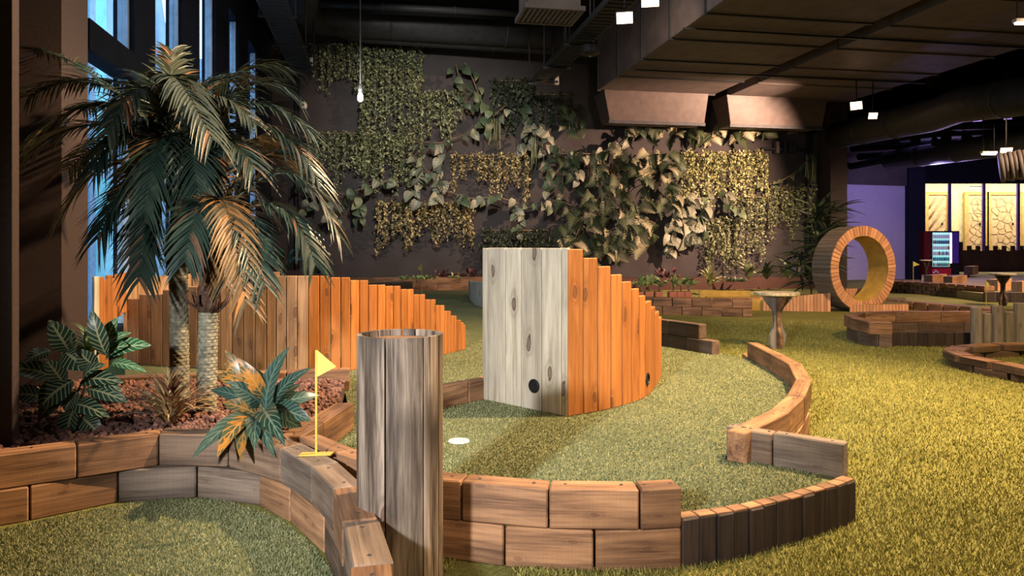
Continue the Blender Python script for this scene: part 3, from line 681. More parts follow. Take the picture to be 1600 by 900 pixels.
# ================================================================== FAR RIGHT COURSE
struct(slab('floor_sand_deck', None, [at(1540, 0, 17.6), at(1720, 0, 17.6), at(1800, 0, 33.6), at(1440, 0, 33.6), at(1440, 0, 21)], 0, .2, 'sand'))
fk = thing('sand_deck_edging', 'dark board edging below the pale sand deck', 'edging')
course(fk, divide([at(1538, 0, 17.55), at(1700, 0, 17.2)], 8), .06, 0, .24, 'edging', name='board')
def lowwall(label, A, B, n, h, mat, top):
    t = thing('far_sleeper_wall', label, 'retaining wall', 'low sleeper walls of the far course'); c = 3 if h > .25 else 1; hh = h / c
    for k in range(c):
        pp = divide([A, B], n); pp = half(pp) if k % 2 else pp
        course(t, pp, .28, k * hh, (k + 1) * hh - .004, mat if k < c - 1 else top, gap=.02)
    return t
lowwall('dark crenellated sleeper wall beside the round loop', G(1388, 457), G(1468, 462), 6, .34, 'sleeper_dark', 'sleeper_brown')
lowwall('dark sleeper wall in front of the pair of timber blocks', G(1466, 463), G(1539, 470), 5, .36, 'sleeper_dark', 'sleeper_brown')
lowwall('long low dark kerb behind the horseshoe border', G(1384, 480), G(1552, 497), 7, .17, 'sleeper_dark', 'sleeper_brown')
lowwall('pinkish low kerb in front of the purple wall', G(1375, 447), G(1445, 447.5), 4, .2, 'sleeper_dark', 'sleeper_brown')
lowwall('small brick-like sleeper stack beside the loop exit', G(1362, 474), G(1384, 474), 2, .36, 'sleeper_brown', 'sleeper_brown')
def block(x0, x1, x2, yt, yb, Y, label):
    t = thing('timber_block', label, 'block', 'timber blocks on the far course'); zb = max(.2, H - (yb - HY) / F * Y); zt = H - (yt - HY) / F * Y
    a, b = at(x0, 0, Y), at(x1, 0, Y); c = at(x2, 0, Y * 1.05)
    q = c - b; 
    quadpiece('front', t, a, b, a + q * .04, b + q * .04, zb, zt, 'edging', .004)
    for k in range(3): quadpiece('plank', t, (b + q * (.05 + k * .31)), b + q * (.05 + (k + 1) * .31 - .01), a + q * (.05 + k * .31), a + q * (.05 + (k + 1) * .31 - .01), zb, zt, 'loop_face', .004)
    quadpiece('post', t, a + Vector((.05, .05, 0)), b + Vector((-.05, .05, 0)), a + Vector((.05, .2, 0)), b + Vector((-.05, .2, 0)), 0, zb, 'edging', .004)
block(1443.5, 1456, 1480, 430, 444, 21.3, 'pink-sided timber block nearest the drinks machine')
block(1474, 1487, 1512, 432, 445, 20.8, 'pink-sided timber block beside the one at the drinks machine')
block(1541, 1558, 1582, 437, 456, 18.6, 'timber block behind the dark pedestal table')
block(1580, 1596, 1625, 440, 460, 18.2, 'timber block cut by the picture edge above the poles')
block(1506, 1519, 1529, 416.5, 430, 27, 'dark green block at the brown crenellated fence')
dfz = thing('crenellated_fence', 'dark brown crenellated fence in front of the bright doors', 'fence')
x = 1500
for k in range(22):
    x0, x1 = 1498 + k * 6.8, 1498 + (k + 1) * 6.8; zt = H - ((378 if k == 0 else 384 if k % 2 == 0 else 390 + (k % 3)) - HY) / F * 33.5
    box('board', dfz, at(x0, 0, 33.5), at(x1, 0, 33.5), .05, 0, zt, 'dark_fence', .0, .002)
# purple wall and bright room
struct(box('wall_purple', None, at(1312, 0, 29.5), at(1421, 0, 30.5), .2, 0, 3.85, 'lavender', 0))
struct(box('wall_purple_header', None, at(1312, 0, 29.4), at(1446, 0, 30.6), .3, 3.85, 8.3, 'wall', 0))
struct(box('pillar_dark', None, at(1421, 0, 30.2), at(1446, 0, 30.4), .6, 0, 8.3, 'mullion', 0))
struct(box('trim_header', None, at(1446, 0, 32.6), at(1760, 0, 32.6), .2, 4.15, 8.3, 'mullion', 0))
struct(box('wall_door_room', None, at(1400, 0, 36.2), at(1760, 0, 36.2), .2, 0, 5, 'cream', 0))
def door(n, x0, x1, kind):
    t = struct(thing('door_%d' % n, None, None)); Y = 36.1; zt = H + 87 / F * Y
    a, b = at(x0, 0, Y), at(x1, 0, Y)
    box('leaf', t, b, a, .05, .2, zt - .15, 'door', .0)
    for (p, q) in ((a - Vector((.18, 0, 0)), a), (b, b + Vector((.18, 0, 0)))): box('frame', t, q + Vector((0, 0, 0)), p, .12, .2, zt, 'door_frame', 0)
    box('frame', t, b, a, .12, zt - .15, zt, 'door_frame', 0)
    W = b.x - a.x
    if kind == 'diag':
        for i in range(7):
            z0 = 1.0 + i * .52; pts = [Vector((a.x + .02, Y - .07, max(.3, z0 - W))), Vector((b.x - .1, Y - .07, z0 + .2))]
            if pts[1].z > zt - .3: f = (zt - .3 - pts[0].z) / (pts[1].z - pts[0].z); pts[1] = pts[0].lerp(pts[1], f)
            tube('stripe', t, pts, .05, 'door_line', 4)
    else:
        rs = random.Random(n); C = [(a.x + (i + .5 + rs.uniform(-.4, .4)) * W / 4, .7 + (j + .5 + rs.uniform(-.4, .4)) * .38) for i in range(-1, 5) for j in range(-1, 10)]
        # Voronoi-like grooves: each cell boundary as thin bars between neighbours
        for i in range(len(C)):
            for j in range(i + 1, len(C)):
                p, q = Vector(C[i]), Vector(C[j])
                if (p - q).length > .75: continue
                m = (p + q) / 2; dd = (q - p).normalized(); tdir = Vector((-dd.y, dd.x)); lo_, hi_ = -2.0, 2.0
                for k, cc in enumerate(C):
                    if k in (i, j): continue
                    c3 = Vector(cc); e = c3 - p; den = tdir.dot(e); num = (e.length_squared / 2) - (m - p).dot(e)
                    if abs(den) < 1e-9:
                        if num < 0: lo_, hi_ = 1, -1
                    elif den > 0: hi_ = min(hi_, num / den)
                    else: lo_ = max(lo_, num / den)
                if hi_ - lo_ > .03:
                    s, e2 = m + tdir * lo_, m + tdir * hi_
                    if all(a.x + .02 < v.x < b.x - .02 and .5 < v.y < zt - .2 for v in (s, e2)):
                        tube('groove', t, [(s.x, Y - .06, s.y), (e2.x, Y - .06, e2.y)], .018, 'door_line', 4)
    lathe('handle', t, [(.04, 0), (.04, .12)], (b.x - .25, Y - .12, H - (352 - HY) / F * Y), 'black', 8)
door(1, 1449, 1478, 'diag'); door(2, 1511, 1537, 'vor'); door(3, 1546, 1588, 'vor'); door(4, 1600, 1640, 'vor')
for k, xx in enumerate((1484.5, 1538, 1592)):
    struct(box('trim_post_%d' % (k + 1), None, at(xx - 2, 0, 33.8), at(xx + 2, 0, 33.8), .1, .2, 4.6, 'purple', 0))
# drinks machine
vm = thing('vending_machine', 'red drinks vending machine with glowing glass front', 'vending machine')
Y = 30.0
def vb(name, x0, x1, y0, y1, mat, dy=0, th=.03, par=vm):
    a, b = at(x0, 0, Y - dy), at(x1, 0, Y - dy); return box(name, par, a, b, th, H - (y1 - HY) / F * Y, H - (y0 - HY) / F * Y, mat, 0)
vb('cabinet', 1444, 1499, 361, 436, 'red', 0, .8); vb('front_frame', 1455, 1499, 361.5, 430, 'black', .03)
vb('glow_back', 1457.5, 1484, 363.5, 417, 'fridge_lit', .05, .015); vb('side_panel', 1488, 1498, 363, 411, 'purple', .05, .02); vb('light_strip', 1485, 1487, 364, 411, 'tube_lit', .05, .02)
M['red_bright'] = m_plain('vending_bright_red', (.5, .02, .04), .4)
vb('base_panel', 1456, 1486, 419, 436, 'red_bright', .05, .02)
for r in range(6): vb('shelf', 1457.5, 1484, 372 + r * 8.8, 372.8 + r * 8.8, 'white', .16, .1)
botm = None
bc = [m_plain('bottle_%d' % i, c, .3) for i, c in enumerate([(.8, .8, .78), (.05, .15, .3), (.05, .4, .4), (.1, .35, .3), (.5, .1, .05), (.7, .5, .05)])]
bmesh_cache = {}
for r in range(6):
    for k in range(9):
        mi = [0, 1, 0, 0, 2, 3][r] if random.random() < .7 else random.randrange(6)
        if mi not in bmesh_cache:
            N = 8; prof = [(.03, 0), (.033, .02), (.033, .11), (.013, .15), (.013, .18)]
            vs = [(math.cos(2 * math.pi * j / N) * q, math.sin(2 * math.pi * j / N) * q, z) for q, z in prof for j in range(N)]
            fs = [(i * N + j, i * N + (j + 1) % N, (i + 1) * N + (j + 1) % N, (i + 1) * N + j) for i in range(4) for j in range(N)] + [tuple(range(4 * N, 5 * N))]
            me = mesh('bottle', vs, fs); me.materials.append(bc[mi]); bmesh_cache[mi] = me
        o = link('bottle', bmesh_cache[mi], None, None, Matrix.Translation(at(1459 + k * 2.9, 372 + r * 8.8, Y - .12)))
        tag(o, 'small drink bottle on the %s shelf of the drinks machine' % ('topmost', 'second', 'third', 'fourth', 'fifth', 'lowest')[r], 'bottle', 'bottles in the drinks machine')
vm2 = tube('emblem', vm, [at(1457.5 + i * .9, 425 + 2 * math.sin(i * .9) - i * .1, Y - .08) for i in range(11)], .025, 'white', 5)

# ================================================================== PLANTER FILL
soil = [(-3.4, 3.1), (-2.45, 3.5), (-1.95, 3.92), (-1.45, 3.9), (-1.1, 3.66), (-1.16, 4.0), (-1.2, 4.3), (-1.1, 4.6), (-1.3, 5.72), (-3.2, 5.6), (-4.0, 5.2)]
struct(slab('floor_planter_bed', None, soil, .17, .275, 'soil'))
N = 5200; P = np.stack([rng.uniform(-3.4, -1.05, N * 2), rng.uniform(3.3, 5.6, N * 2)], 1); P = P[inside(P, soil)][:N]
ico = bmesh.new(); bmesh.ops.create_icosphere(ico, subdivisions=1, radius=1); iv = np.array([v.co for v in ico.verts]); ifc = np.array([[v.index for v in f.verts] for f in ico.faces]); ico.free()
n = len(P); r = rng.uniform(.009, .022, n); jit = rng.uniform(.7, 1.3, (n, len(iv), 1)); V = iv[None] * jit * r[:, None, None]; V += np.stack([P[:, 0], P[:, 1], .278 + r * .5 + rng.uniform(0, .012, n)], 1)[:, None]
FI = (ifc[None] + (np.arange(n) * len(iv))[:, None, None]).reshape(-1, 3)
me = bpy.data.meshes.new('lava_gravel'); me.from_pydata(V.reshape(-1, 3).tolist(), [], FI.tolist())
tag(link('lava_gravel', me, 'lava'), 'red-brown lava gravel covering the palm planter', 'gravel', None, 'stuff')

# ================================================================== LEAVES
def leaf_mesh(L, W, bend=.12, fold=.12, n=8, shape='oval', notch=False):
    vs = []; fs = []; uv = []
    nn = n if not notch else 20
    for i in range(nn + 1):
        t = i / nn
        if shape == 'oval': wd = math.sin(math.pi * min(1, t * .97 + .015)) ** .75 * (1 - .25 * t)
        elif shape == 'heart': wd = (math.sin(math.pi * min(1, (t * .93 + .07)) ** .62)) ** .8
        elif shape == 'strap': wd = min(1, t * 5 + .25) * (1 - t ** 3)
        else: wd = math.sin(math.pi * (t * .98 + .01)) ** .6
        if notch and i % 2 and 2 < i < nn - 1: wd *= .36
        wd = max(wd, .02) * W / 2; z = bend * L * 4 * t * (1 - t)
        for k in (-1, 0, 1):
            vs.append((k * wd, t * L, z + (fold * wd if k else 0))); uv.append(((k + 1) / 2 if not notch else .5 + k * wd / W, t))
    for i in range(nn):
        for k in range(2): a = i * 3 + k; fs.append((a, a + 1, a + 4, a + 3))
    me = mesh('leaf', vs, fs, True); ul = me.uv_layers.new(name='UVMap')
    for lp_ in me.loops: ul.data[lp_.index].uv = uv[lp_.vertex_index]
    return me
def leaf_mw(base, d, nrm, s=1.0):
    y = Vector(d).normalized(); x = y.cross(Vector(nrm)); x = x.normalized() if x.length > 1e-4 else y.orthogonal().normalized(); z = x.cross(y)
    return Matrix(((x.x * s, y.x * s, z.x * s, base[0]), (x.y * s, y.y * s, z.y * s, base[1]), (x.z * s, y.z * s, z.z * s, base[2]), (0, 0, 0, 1)))
def leafpx(parent, b, t, Yb, Yt, wpx, mat, shape='oval', bend=.12, nrm=None):
    A, B = at(b[0], b[1], Yb), at(t[0], t[1], Yt); L = (B - A).length; W = wpx * 1.22 / F * (Yb + Yt) / 2
    return link('leaf', leaf_mesh(L, W, bend, .22, 10, shape), mat, parent, leaf_mw(A, B - A, nrm or (random.uniform(-.2, .3), -.8, .6)))
zp = thing('zebra_plant', 'dark green plant with cream-veined leaves by the pillar', 'plant')
for (b, t, wd, m) in [((108, 549), (77, 500), 34, 0), ((101, 549), (137, 578), 38, 0), ((80, 548), (38, 567), 22, 0), ((86, 590), (13, 575), 30, 0), ((70, 622), (9, 618), 30, 0), ((114, 595), (62, 638), 42, 0), ((122, 612), (101, 642), 24, 0), ((126, 597), (193, 598), 26, 0), ((136, 608), (200, 629), 24, 0), ((115, 632), (171, 652), 26, 0), ((118, 636), (109, 688), 36, 0), ((128, 652), (156, 679), 28, 0), ((166, 555), (144, 485), 26, 0), ((168, 552), (184, 496), 28, 1), ((166, 556), (236, 540), 30, 1), ((170, 570), (229, 581), 16, 1), ((171, 558), (200, 540), 30, 1), ((140, 560), (112, 520), 22, 0), ((150, 575), (120, 545), 26, 0), ((100, 600), (70, 560), 26, 0), ((130, 600), (165, 570), 26, 0), ((100, 620), (60, 655), 26, 0), ((140, 585), (190, 612), 24, 0), ((150, 560), (205, 520), 24, 1)]:
    Yb = 4.25 if m else 4.1
    leafpx(zp, b, t, Yb, Yb - random.uniform(.02, .16), wd, 'zebra_bright' if m else 'zebra', bend=.14)
for b in ((112, 690), (122, 690), (132, 690)): tube('stem', zp, [at(b[0], b[1], 4.12), at(120 + random.uniform(-12, 12), 620, 4.12), at(140, 570, 4.18)], .008, 'darkbush', 6)
cp_ = thing('croton_plant', 'croton with long wavy green and orange leaves beside the flag', 'plant')
for (t, wd, m, bs) in [((453, 541), 26, 0, (415, 645)), ((488, 574), 20, 0, (428, 630)), ((500, 618), 22, 0, (425, 640)), ((487, 658), 30, 0, (430, 640)), ((474, 672), 22, 0, (430, 650)), ((446, 697), 32, 0, (412, 645)), ((300, 717), 30, 0, (405, 655)), ((340, 714), 30, 1, (405, 655)), ((378, 720), 26, 1, (408, 655)), ((398, 705), 30, 0, (410, 655)), ((352, 547), 22, 1, (412, 620)), ((350, 568), 26, 1, (410, 620)), ((355, 597), 28, 0, (408, 630)), ((329, 609), 20, 0, (405, 635)), ((349, 629), 26, 1, (405, 650)), ((372, 560), 24, 1, (414, 625)), ((380, 600), 30, 1, (412, 640)), ((440, 600), 22, 0, (416, 640)), ((365, 590), 24, 1, (408, 628)), ((395, 575), 24, 0, (412, 625)), ((462, 640), 24, 0, (425, 640)), ((430, 715), 26, 0, (412, 655)), ((360, 650), 26, 0, (405, 650)), ((340, 585), 24, 1, (406, 628)), ((470, 600), 22, 0, (420, 640))]:
    fr = t[1] > 690
    leafpx(cp_, bs, t, 4.0, 3.55 if fr else 4.0 + random.uniform(-.12, .15), wd, 'croton_orange' if m else 'croton', 'strap' if not m else 'oval', bend=.16)
tube('stem', cp_, [at(412, 690, 4.0), at(413, 640, 4.0), at(413, 610, 4.02)], .012, 'darkbush', 6)
def tuft(name, label, px, py, Y, hpx, n, wpx, mat, spread=1.0, cat='plant', group=None, droop=.5, shape='strap', bz=None):
    t = thing(name, label, cat, group); base = at(px, py, Y)
    if bz is not None: base.z = bz
    for k in range(n):
        a = random.uniform(0, 2 * math.pi); e = random.uniform(.25, 1.45) ; L = hpx / F * Y * random.uniform(.75, 1.1)
        d = Vector((math.cos(a) * math.cos(e) * spread, math.sin(a) * math.cos(e) * spread, math.sin(e))).normalized()
        nr = Vector((0, 0, 1)) - d * d.z
        link('leaf', leaf_mesh(L, wpx / F * Y, droop * .4, .2, 6, shape), mat, t, leaf_mw(base, d, nr))
    return t
tuft('cordyline_plant', 'small reddish-yellow grassy plant in the lava gravel between the palms', 264, 668, 4.2, 98, 170, 5.5, 'cordyline', 1.2)
tuft('spider_plant', 'bright green spider plant beside the window pillar', 140, 520, 5.3, 62, 60, 5, 'spider', 1.2, bz=.52)

# ------------------------------------------------------------------ palms
def bez(a, b, c, t): return a * (1 - t) ** 2 + b * 2 * t * (1 - t) + c * t * t
def frond(parent, A, B, C, ll, mat, n=40):
    vs = []; fs = []
    ctrl = B * 2 - (A + C) / 2
    up = Vector((0, 0, 1))
    def ribbon(p, d, L, wd, nr, drp):
        i0 = len(vs); side = d.cross(nr).normalized()
        for q in range(4):
            t = q / 3; c = p + d * L * t + Vector((0, 0, -drp * L * t * t)); ww = wd * (1, 1.05, .7, .06)[q]
            vs.extend([c - side * ww / 2 + nr * ww * .18, c, c + side * ww / 2 + nr * ww * .18])
        for q in range(3):
            for k in range(2): a = i0 + q * 3 + k; fs.append((a, a + 1, a + 4, a + 3))
    for i in range(n):
        t = .12 + .88 * i / (n - 1); p = bez(A, ctrl, C, t); T = (bez(A, ctrl, C, min(1, t + .02)) - bez(A, ctrl, C, t - .02)).normalized()
        N = (up - T * T.z); N = N.normalized() if N.length > .15 else Vector((0, -1, 0)); S = T.cross(N).normalized()
        L = ll * (.35 + .65 * math.sin(math.pi * (.12 + .76 * t)) ** .8) * random.uniform(.88, 1.08)
        for s in (-1, 1):
            d = (S * s * .74 + T * (.55 + .5 * t) + N * random.uniform(.05, .35)).normalized()
            ribbon(p, d, L, .0205, N, random.uniform(.2, .6))
    me = mesh('frond', vs, fs, False); o = link('frond', me, mat, parent)
    link('rachis', tube_mesh([bez(A, ctrl, C, k / 8) for k in range(9)], .006, 6, rs=[.010 - .0075 * k / 8 for k in range(9)]), 'palm_pale', o)
    return o
def trunk(parent, base, top, r0, r1):
    nu, nv = 40, 110; vs = []; fs = []; Hh = (top - base).length
    for j in range(nv + 1):
        t = j / nv; c = base.lerp(top, t); r = r0 + (r1 - r0) * t
        for i in range(nu):
            a = 2 * math.pi * i / nu; u = i / nu * 9; v = t * Hh / .042
            f = abs(((u + v) % 1) - .5) + abs(((u - v) % 1) - .5); s = max(0, 1 - f) * .22 + .10 * (1 - ((v * 2) % 1))
            vs.append(c + Vector((math.cos(a), math.sin(a), 0)) * r * (.9 + s))
    for j in range(nv):
        for i in range(nu): fs.append((j * nu + i, j * nu + (i + 1) % nu, (j + 1) * nu + (i + 1) % nu, (j + 1) * nu + i))
    return link('trunk', mesh('trunk', vs, fs, False), 'trunk', parent)
def palm(label, bpx, bY, toppx, r, shaft, fr, ll):
    t = thing('palm_tree', label, 'palm', 'palms in the planter'); base = at(bpx, 600, bY); base.z = .26; top = at(toppx[0], toppx[1], bY)
    trunk(t, base, top, r, r * .95)
    s1 = at(shaft[0], shaft[1], bY); tube('crown_shaft', t, [top - Vector((0, 0, .02)), top + Vector((0, 0, .05)), top.lerp(s1, .5), s1], r, 'trunk_brown', 14, [r * 1.12, r * 1.25, r * .8, r * .45])
    for (b, m, c, dy, mt) in fr:
        A = at(b[0], b[1], bY + .03 * (1 if dy > 0 else -1)); B = at(m[0], m[1], bY + dy * .5); C = at(c[0], c[1], bY + dy)
        frond(t, A, B, C, ll * (1.05 if mt == 'palm_leaf' else 1), mt)
    for k in range(7):
        a = k * .9; tube('cut_stalk', t, [top + Vector((math.cos(a) * r, math.sin(a) * r, -.02 + .02 * (k % 3))), top + Vector((math.cos(a) * r * 2.1, math.sin(a) * r * 2.1, .04)), top + Vector((math.cos(a) * r * 2.5, math.sin(a) * r * 2.5, .10))], .009, 'trunk_brown', 6)
    return t
pf, pp_, plit = 'palm_leaf', 'palm_pale', 'palm_orange_lit'
palm('taller palm with dark green fronds reaching the pillar', 281, 4.85, (279, 412), .056, (276, 250),
     [((272, 235), (268, 150), (268, 82), .25, pp_), ((270, 240), (150, 120), (52, 78), .5, pf), ((270, 245), (165, 135), (48, 150), .1, pf), ((270, 250), (170, 165), (52, 218), -.4, pp_), ((270, 255), (160, 195), (44, 240), -.15, pf),
      ((272, 240), (265, 120), (330, 215), -.75, pp_), ((270, 240), (230, 140), (170, 205), -.7, pp_), ((274, 245), (360, 125), (440, 108), .35, pf), ((274, 245), (375, 140), (455, 150), .1, pf), ((274, 250), (380, 165), (482, 205), -.15, pf), ((274, 255), (400, 195), (498, 285), -.3, pf),
      ((274, 330), (185, 255), (98, 335), -.2, pf), ((274, 340), (215, 285), (155, 370), -.45, pf), ((276, 350), (240, 305), (218, 435), -.4, pf), ((276, 300), (330, 215), (395, 260), -.55, pf), ((272, 300), (200, 215), (110, 262), .35, pf), ((274, 290), (300, 180), (350, 120), .7, pf), ((272, 290), (215, 180), (130, 170), .7, pf), ((274, 320), (340, 240), (430, 235), .5, pf), ((274, 260), (265, 165), (215, 115), .6, pf), ((276, 280), (320, 160), (395, 190), -.35, pp_), ((272, 300), (330, 250), (420, 330), .2, pf), ((272, 310), (240, 230), (190, 300), .3, pf), ((274, 270), (240, 150), (100, 130), .4, pf), ((274, 270), (310, 140), (420, 130), .5, pf), ((274, 300), (290, 220), (310, 330), -.5, pf), ((272, 300), (255, 215), (225, 330), -.6, pf), ((272, 280), (220, 190), (150, 260), -.6, pf)], .27)
palm('shorter palm with an orange-lit drooping frond over the fence', 322, 4.5, (326, 482), .055, (330, 330),
     [((330, 360), (440, 270), (528, 365), -.1, pf), ((330, 370), (425, 320), (490, 408), -.3, pf), ((330, 355), (395, 255), (462, 262), .3, plit), ((330, 360), (350, 318), (384, 468), -.6, plit), ((330, 360), (315, 320), (290, 405), -.5, pf), ((332, 370), (372, 335), (412, 440), -.5, pf), ((330, 350), (430, 240), (515, 300), .35, pf), ((330, 345), (370, 235), (430, 225), .6, plit), ((328, 350), (270, 270), (220, 300), .5, pf), ((328, 345), (330, 250), (345, 200), .5, pf), ((330, 372), (340, 330), (350, 440), -.35, plit)], .23)

# ------------------------------------------------------------------ wall plants
def wallY(px, off=.12):
    k = (px - CX) / F; v = 22.44 - off          # P.AX = v  with P = (kY, Y)
    return v / (k * AX.x + AX.y)
def W(px, py, off=.12): return at(px, py, wallY(px, off))
def strand_mesh(L, nl, ls, spread):
    n = nl; t = rng.uniform(0, 1, n) ** .9; c = np.stack([rng.normal(0, spread, n), rng.normal(0, spread * .8, n), -t * L], 1)
    a = rng.normal(0, 1, (n, 3)); a /= np.linalg.norm(a, axis=1)[:, None]; b = np.cross(a, rng.normal(0, 1, (n, 3))); b /= np.linalg.norm(b, axis=1)[:, None]
    s = ls * rng.uniform(.6, 1.2, n)[:, None]; V = np.stack([c - a * s, c + b * s * .6, c + a * s, c - b * s * .6], 1).reshape(-1, 3)
    return mesh('strand', V.tolist(), [tuple(range(4 * i, 4 * i + 4)) for i in range(n)])
SM = {m: [strand_mesh(1.0, 105, .046, .055) for _ in range(5)] for m in ('ivy', 'ivy_gold', 'ivy_lime', 'ivy_dark')}
for m in SM:
    for me in SM[m]: me.materials.append(M[m])
def hang(label, x0, x1, yt, yb, mat, step=8, rag=.3):
    t = thing('hanging_plant', label, 'hanging plant', 'trailing plants hung on the charcoal wall')
    yb = yt + (yb - yt) * 1.14; n = max(3, int((x1 - x0) / step)); Y = wallY((x0 + x1) / 2)
    rail = tube('mount_rail', t, [W(x0 + 4, yt + 8, .06), W(x1 - 4, yt + 8, .06)], .03, 'stem', 6)
    ph = random.uniform(0, 6)
    for lay in range(2):
        for k in range(n):
            px = x0 + (x1 - x0) * (k + .5) / n + random.uniform(-2, 2); L = (yb - yt) / F * Y * (random.uniform(1 - rag * .5, 1.03) if lay else random.uniform(.3, .85)) * (1 - rag * (.5 + .5 * math.sin(ph + k * 1.45))); p = W(px, yt + random.uniform(0, 10), .12 + lay * .22)
            # long strands are built of more leaves: choose by length
            pieces = max(1, round(L / 1.1)); l1 = L / pieces
            o = link('strand', random.choice(SM[mat]), None, t, Matrix.Translation(p) @ Matrix.Diagonal((1, 1, l1, 1)) @ Matrix.Rotation(random.uniform(0, 6.28), 4, 'Z'))
            for q in range(1, pieces):
                o2 = link('strand_tail', o.data, None, t, Matrix.Translation(p - Vector((0, 0, l1 * q))) @ Matrix.Diagonal((1, 1, l1, 1)) @ Matrix.Rotation(random.uniform(0, 6.28), 4, 'Z'))
    for c_ in t.children:
        if c_.name.startswith('strand'): c_['kind'] = 'stuff'
    return t
hang('dark green trailing plant, topmost, near the cable tray', 486, 565, 62, 140, 'ivy', 10, 0.40)
hang('long green trailing plant, tallest, behind the pendant lamp', 562, 662, 68, 275, 'ivy', 10, 0.35)
hang('green trailing plant right of the tallest one', 655, 727, 138, 232, 'ivy', 10, 0.50)
hang('green trailing plant just right of the palm fronds', 478, 575, 200, 285, 'ivy', 10, 0.40)
hang('green trailing plant below the tallest one', 570, 645, 205, 290, 'ivy', 10, 0.45)
hang('yellow-green trailing plant, lowest on the left half of the wall', 588, 740, 310, 388, 'ivy_gold', 10, 0.45)
hang('narrow golden trailing plant between pale leaf chains', 703, 742, 235, 300, 'ivy_gold', 10, 0.55)
hang('golden trailing plant with dense tiny leaves', 744, 828, 235, 310, 'ivy_gold', 10, 0.50)
hang('dark trailing plant just above the white boards', 752, 862, 352, 420, 'ivy_dark', 9, .3)
hang('bright lime trailing plant below the duct boots', 1066, 1202, 232, 308, 'ivy_lime', 7, .25)
hang('green-gold trailing plant above the yucca', 1103, 1152, 336, 414, 'ivy', 8, 0.25)
hang('green-gold trailing plant, right of the one above the yucca', 1146, 1198, 300, 415, 'ivy', 10, 0.35)
hang('rounded trailing plant next to the pillar', 1200, 1276, 286, 365, 'ivy', 8, 0.4)
hang('dark bushy trailing plant near the centre cable tray', 768, 838, 118, 205, 'ivy_dark', 9, .4)  # here and on the next plant, missing light put into darker leaves
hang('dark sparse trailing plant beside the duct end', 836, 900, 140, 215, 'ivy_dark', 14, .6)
HL = {}
def shared_leaf(kind, mat):
    if (kind, mat) not in HL:
        me = leaf_mesh(1, .8, .12, .25, 8, 'heart') if kind == 'heart' else leaf_mesh(1, .92, .14, .3, 8, 'heart', True)
        me.materials.append(M[mat]); HL[(kind, mat)] = me
    return HL[(kind, mat)]
def put_leaf(parent, p, size, mat, kind='heart', down=1.0):
    d = Vector((random.uniform(-.7, .7), random.uniform(-.5, .1), -down * random.uniform(.3, 1))); nr = Vector((random.uniform(-1.3, 1.3), -1, random.uniform(-.5, .9)))
    return link('leaf', shared_leaf(kind, mat), None, parent, leaf_mw(p, d, nr, size))
def vine(label, pts, mats, n, spx=15, stem=True):
    t = thing('vine_garland', label, 'vine', 'leafy vines strung across the charcoal wall'); off = .35
    P = [W(x, y, off) for x, y in pts]
    if stem: tube('stem', t, P, .022, 'stem', 6)
    L = [0]
    for a, b in zip(P, P[1:]): L.append(L[-1] + (b - a).length)
    for k in range(n):
        s = L[-1] * (k + random.random()) / n; i = max(j for j in range(len(P) - 1) if L[j] <= s); p = P[i].lerp(P[i + 1], (s - L[i]) / max(1e-6, L[i + 1] - L[i]))
        p = p + Vector((random.uniform(-.14, .14), random.uniform(-.22, .05), random.uniform(-.14, .10)))
        put_leaf(t, p, spx / F * p.y * random.uniform(.8, 1.25), random.choice(mats))
PO, PP = 'pothos', 'pothos_pale'
vine('vine branch running right from the tallest trailing plant', [(648, 222), (690, 223), (735, 207), (765, 186), (792, 163)], [PO, PP], 12)
vine('vine climbing highest near the centre of the wall', [(726, 98), (738, 122), (752, 158), (762, 185), (756, 200)], [PO], 14, 16)
vine('short vine just left of the highest-climbing vine', [(712, 100), (718, 125), (716, 150), (740, 170)], [PO], 7, 14)
vine('vine sagging below the palm-side trailing plants', [(468, 285), (500, 301), (540, 303), (580, 290), (620, 278)], [PO, PP], 16, 15)
vine('leaf chain hanging at the left end of the sagging vine', [(480, 285), (486, 310), (484, 335)], [PP, PO], 9, 15, False)
vine('pale leaf chain hanging left of the centre by the sagging vine', [(520, 300), (526, 320), (522, 350)], [PP], 10, 16, False)
vine('green leaf chain hanging from the sagging vine', [(556, 298), (560, 320), (562, 345)], [PO], 8, 15, False)
vine('pale leaf chain beside the narrow golden plant', [(690, 238), (686, 262), (690, 285), (688, 308)], [PP], 16, 18, False)
vine('pale leaf chain left of the narrow golden plant', [(652, 262), (650, 285), (648, 310)], [PP], 11, 17, False)
vine('vine slanting below the centre with pale leaves', [(642, 240), (672, 272), (700, 300), (735, 310), (780, 308), (810, 318)], [PP, PO], 18, 16)
vine('dense pale garland descending to the right', [(818, 172), (832, 195), (850, 205), (866, 225), (884, 238), (930, 241), (962, 228), (990, 205), (1010, 198)], [PP, PP, PO], 46, 15)
vine('pale leaf chain under the dense garland', [(826, 190), (824, 212), (818, 235)], [PP], 10, 16, False)
vine('green leaf chain under the dense garland', [(852, 232), (858, 262), (850, 300), (856, 320)], [PO, PP], 16, 15, False)
vine('vine branch ending left of the monstera leaves', [(800, 330), (835, 322), (868, 314), (880, 305)], [PO], 9, 13)
vine('green leaf chain below the golden plant', [(808, 318), (812, 340), (808, 365)], [PO, PP], 9, 13, False)
vine('short leaf chain hanging by the duct corner', [(888, 240), (894, 262), (902, 285)], [PP, PO], 8, 16, False)
vine('pale leaf cascade under the lime plant', [(1052, 318), (1056, 345), (1048, 370), (1040, 392)], [PP], 24, 17, False)
vine('second pale leaf cascade under the lime plant', [(1082, 305), (1076, 335), (1072, 365), (1068, 380)], [PP], 24, 17, False)
vine('third pale leaf cascade beside the green-gold plant', [(1108, 300), (1098, 325), (1094, 350), (1090, 370)], [PP, PO], 22, 17, False)
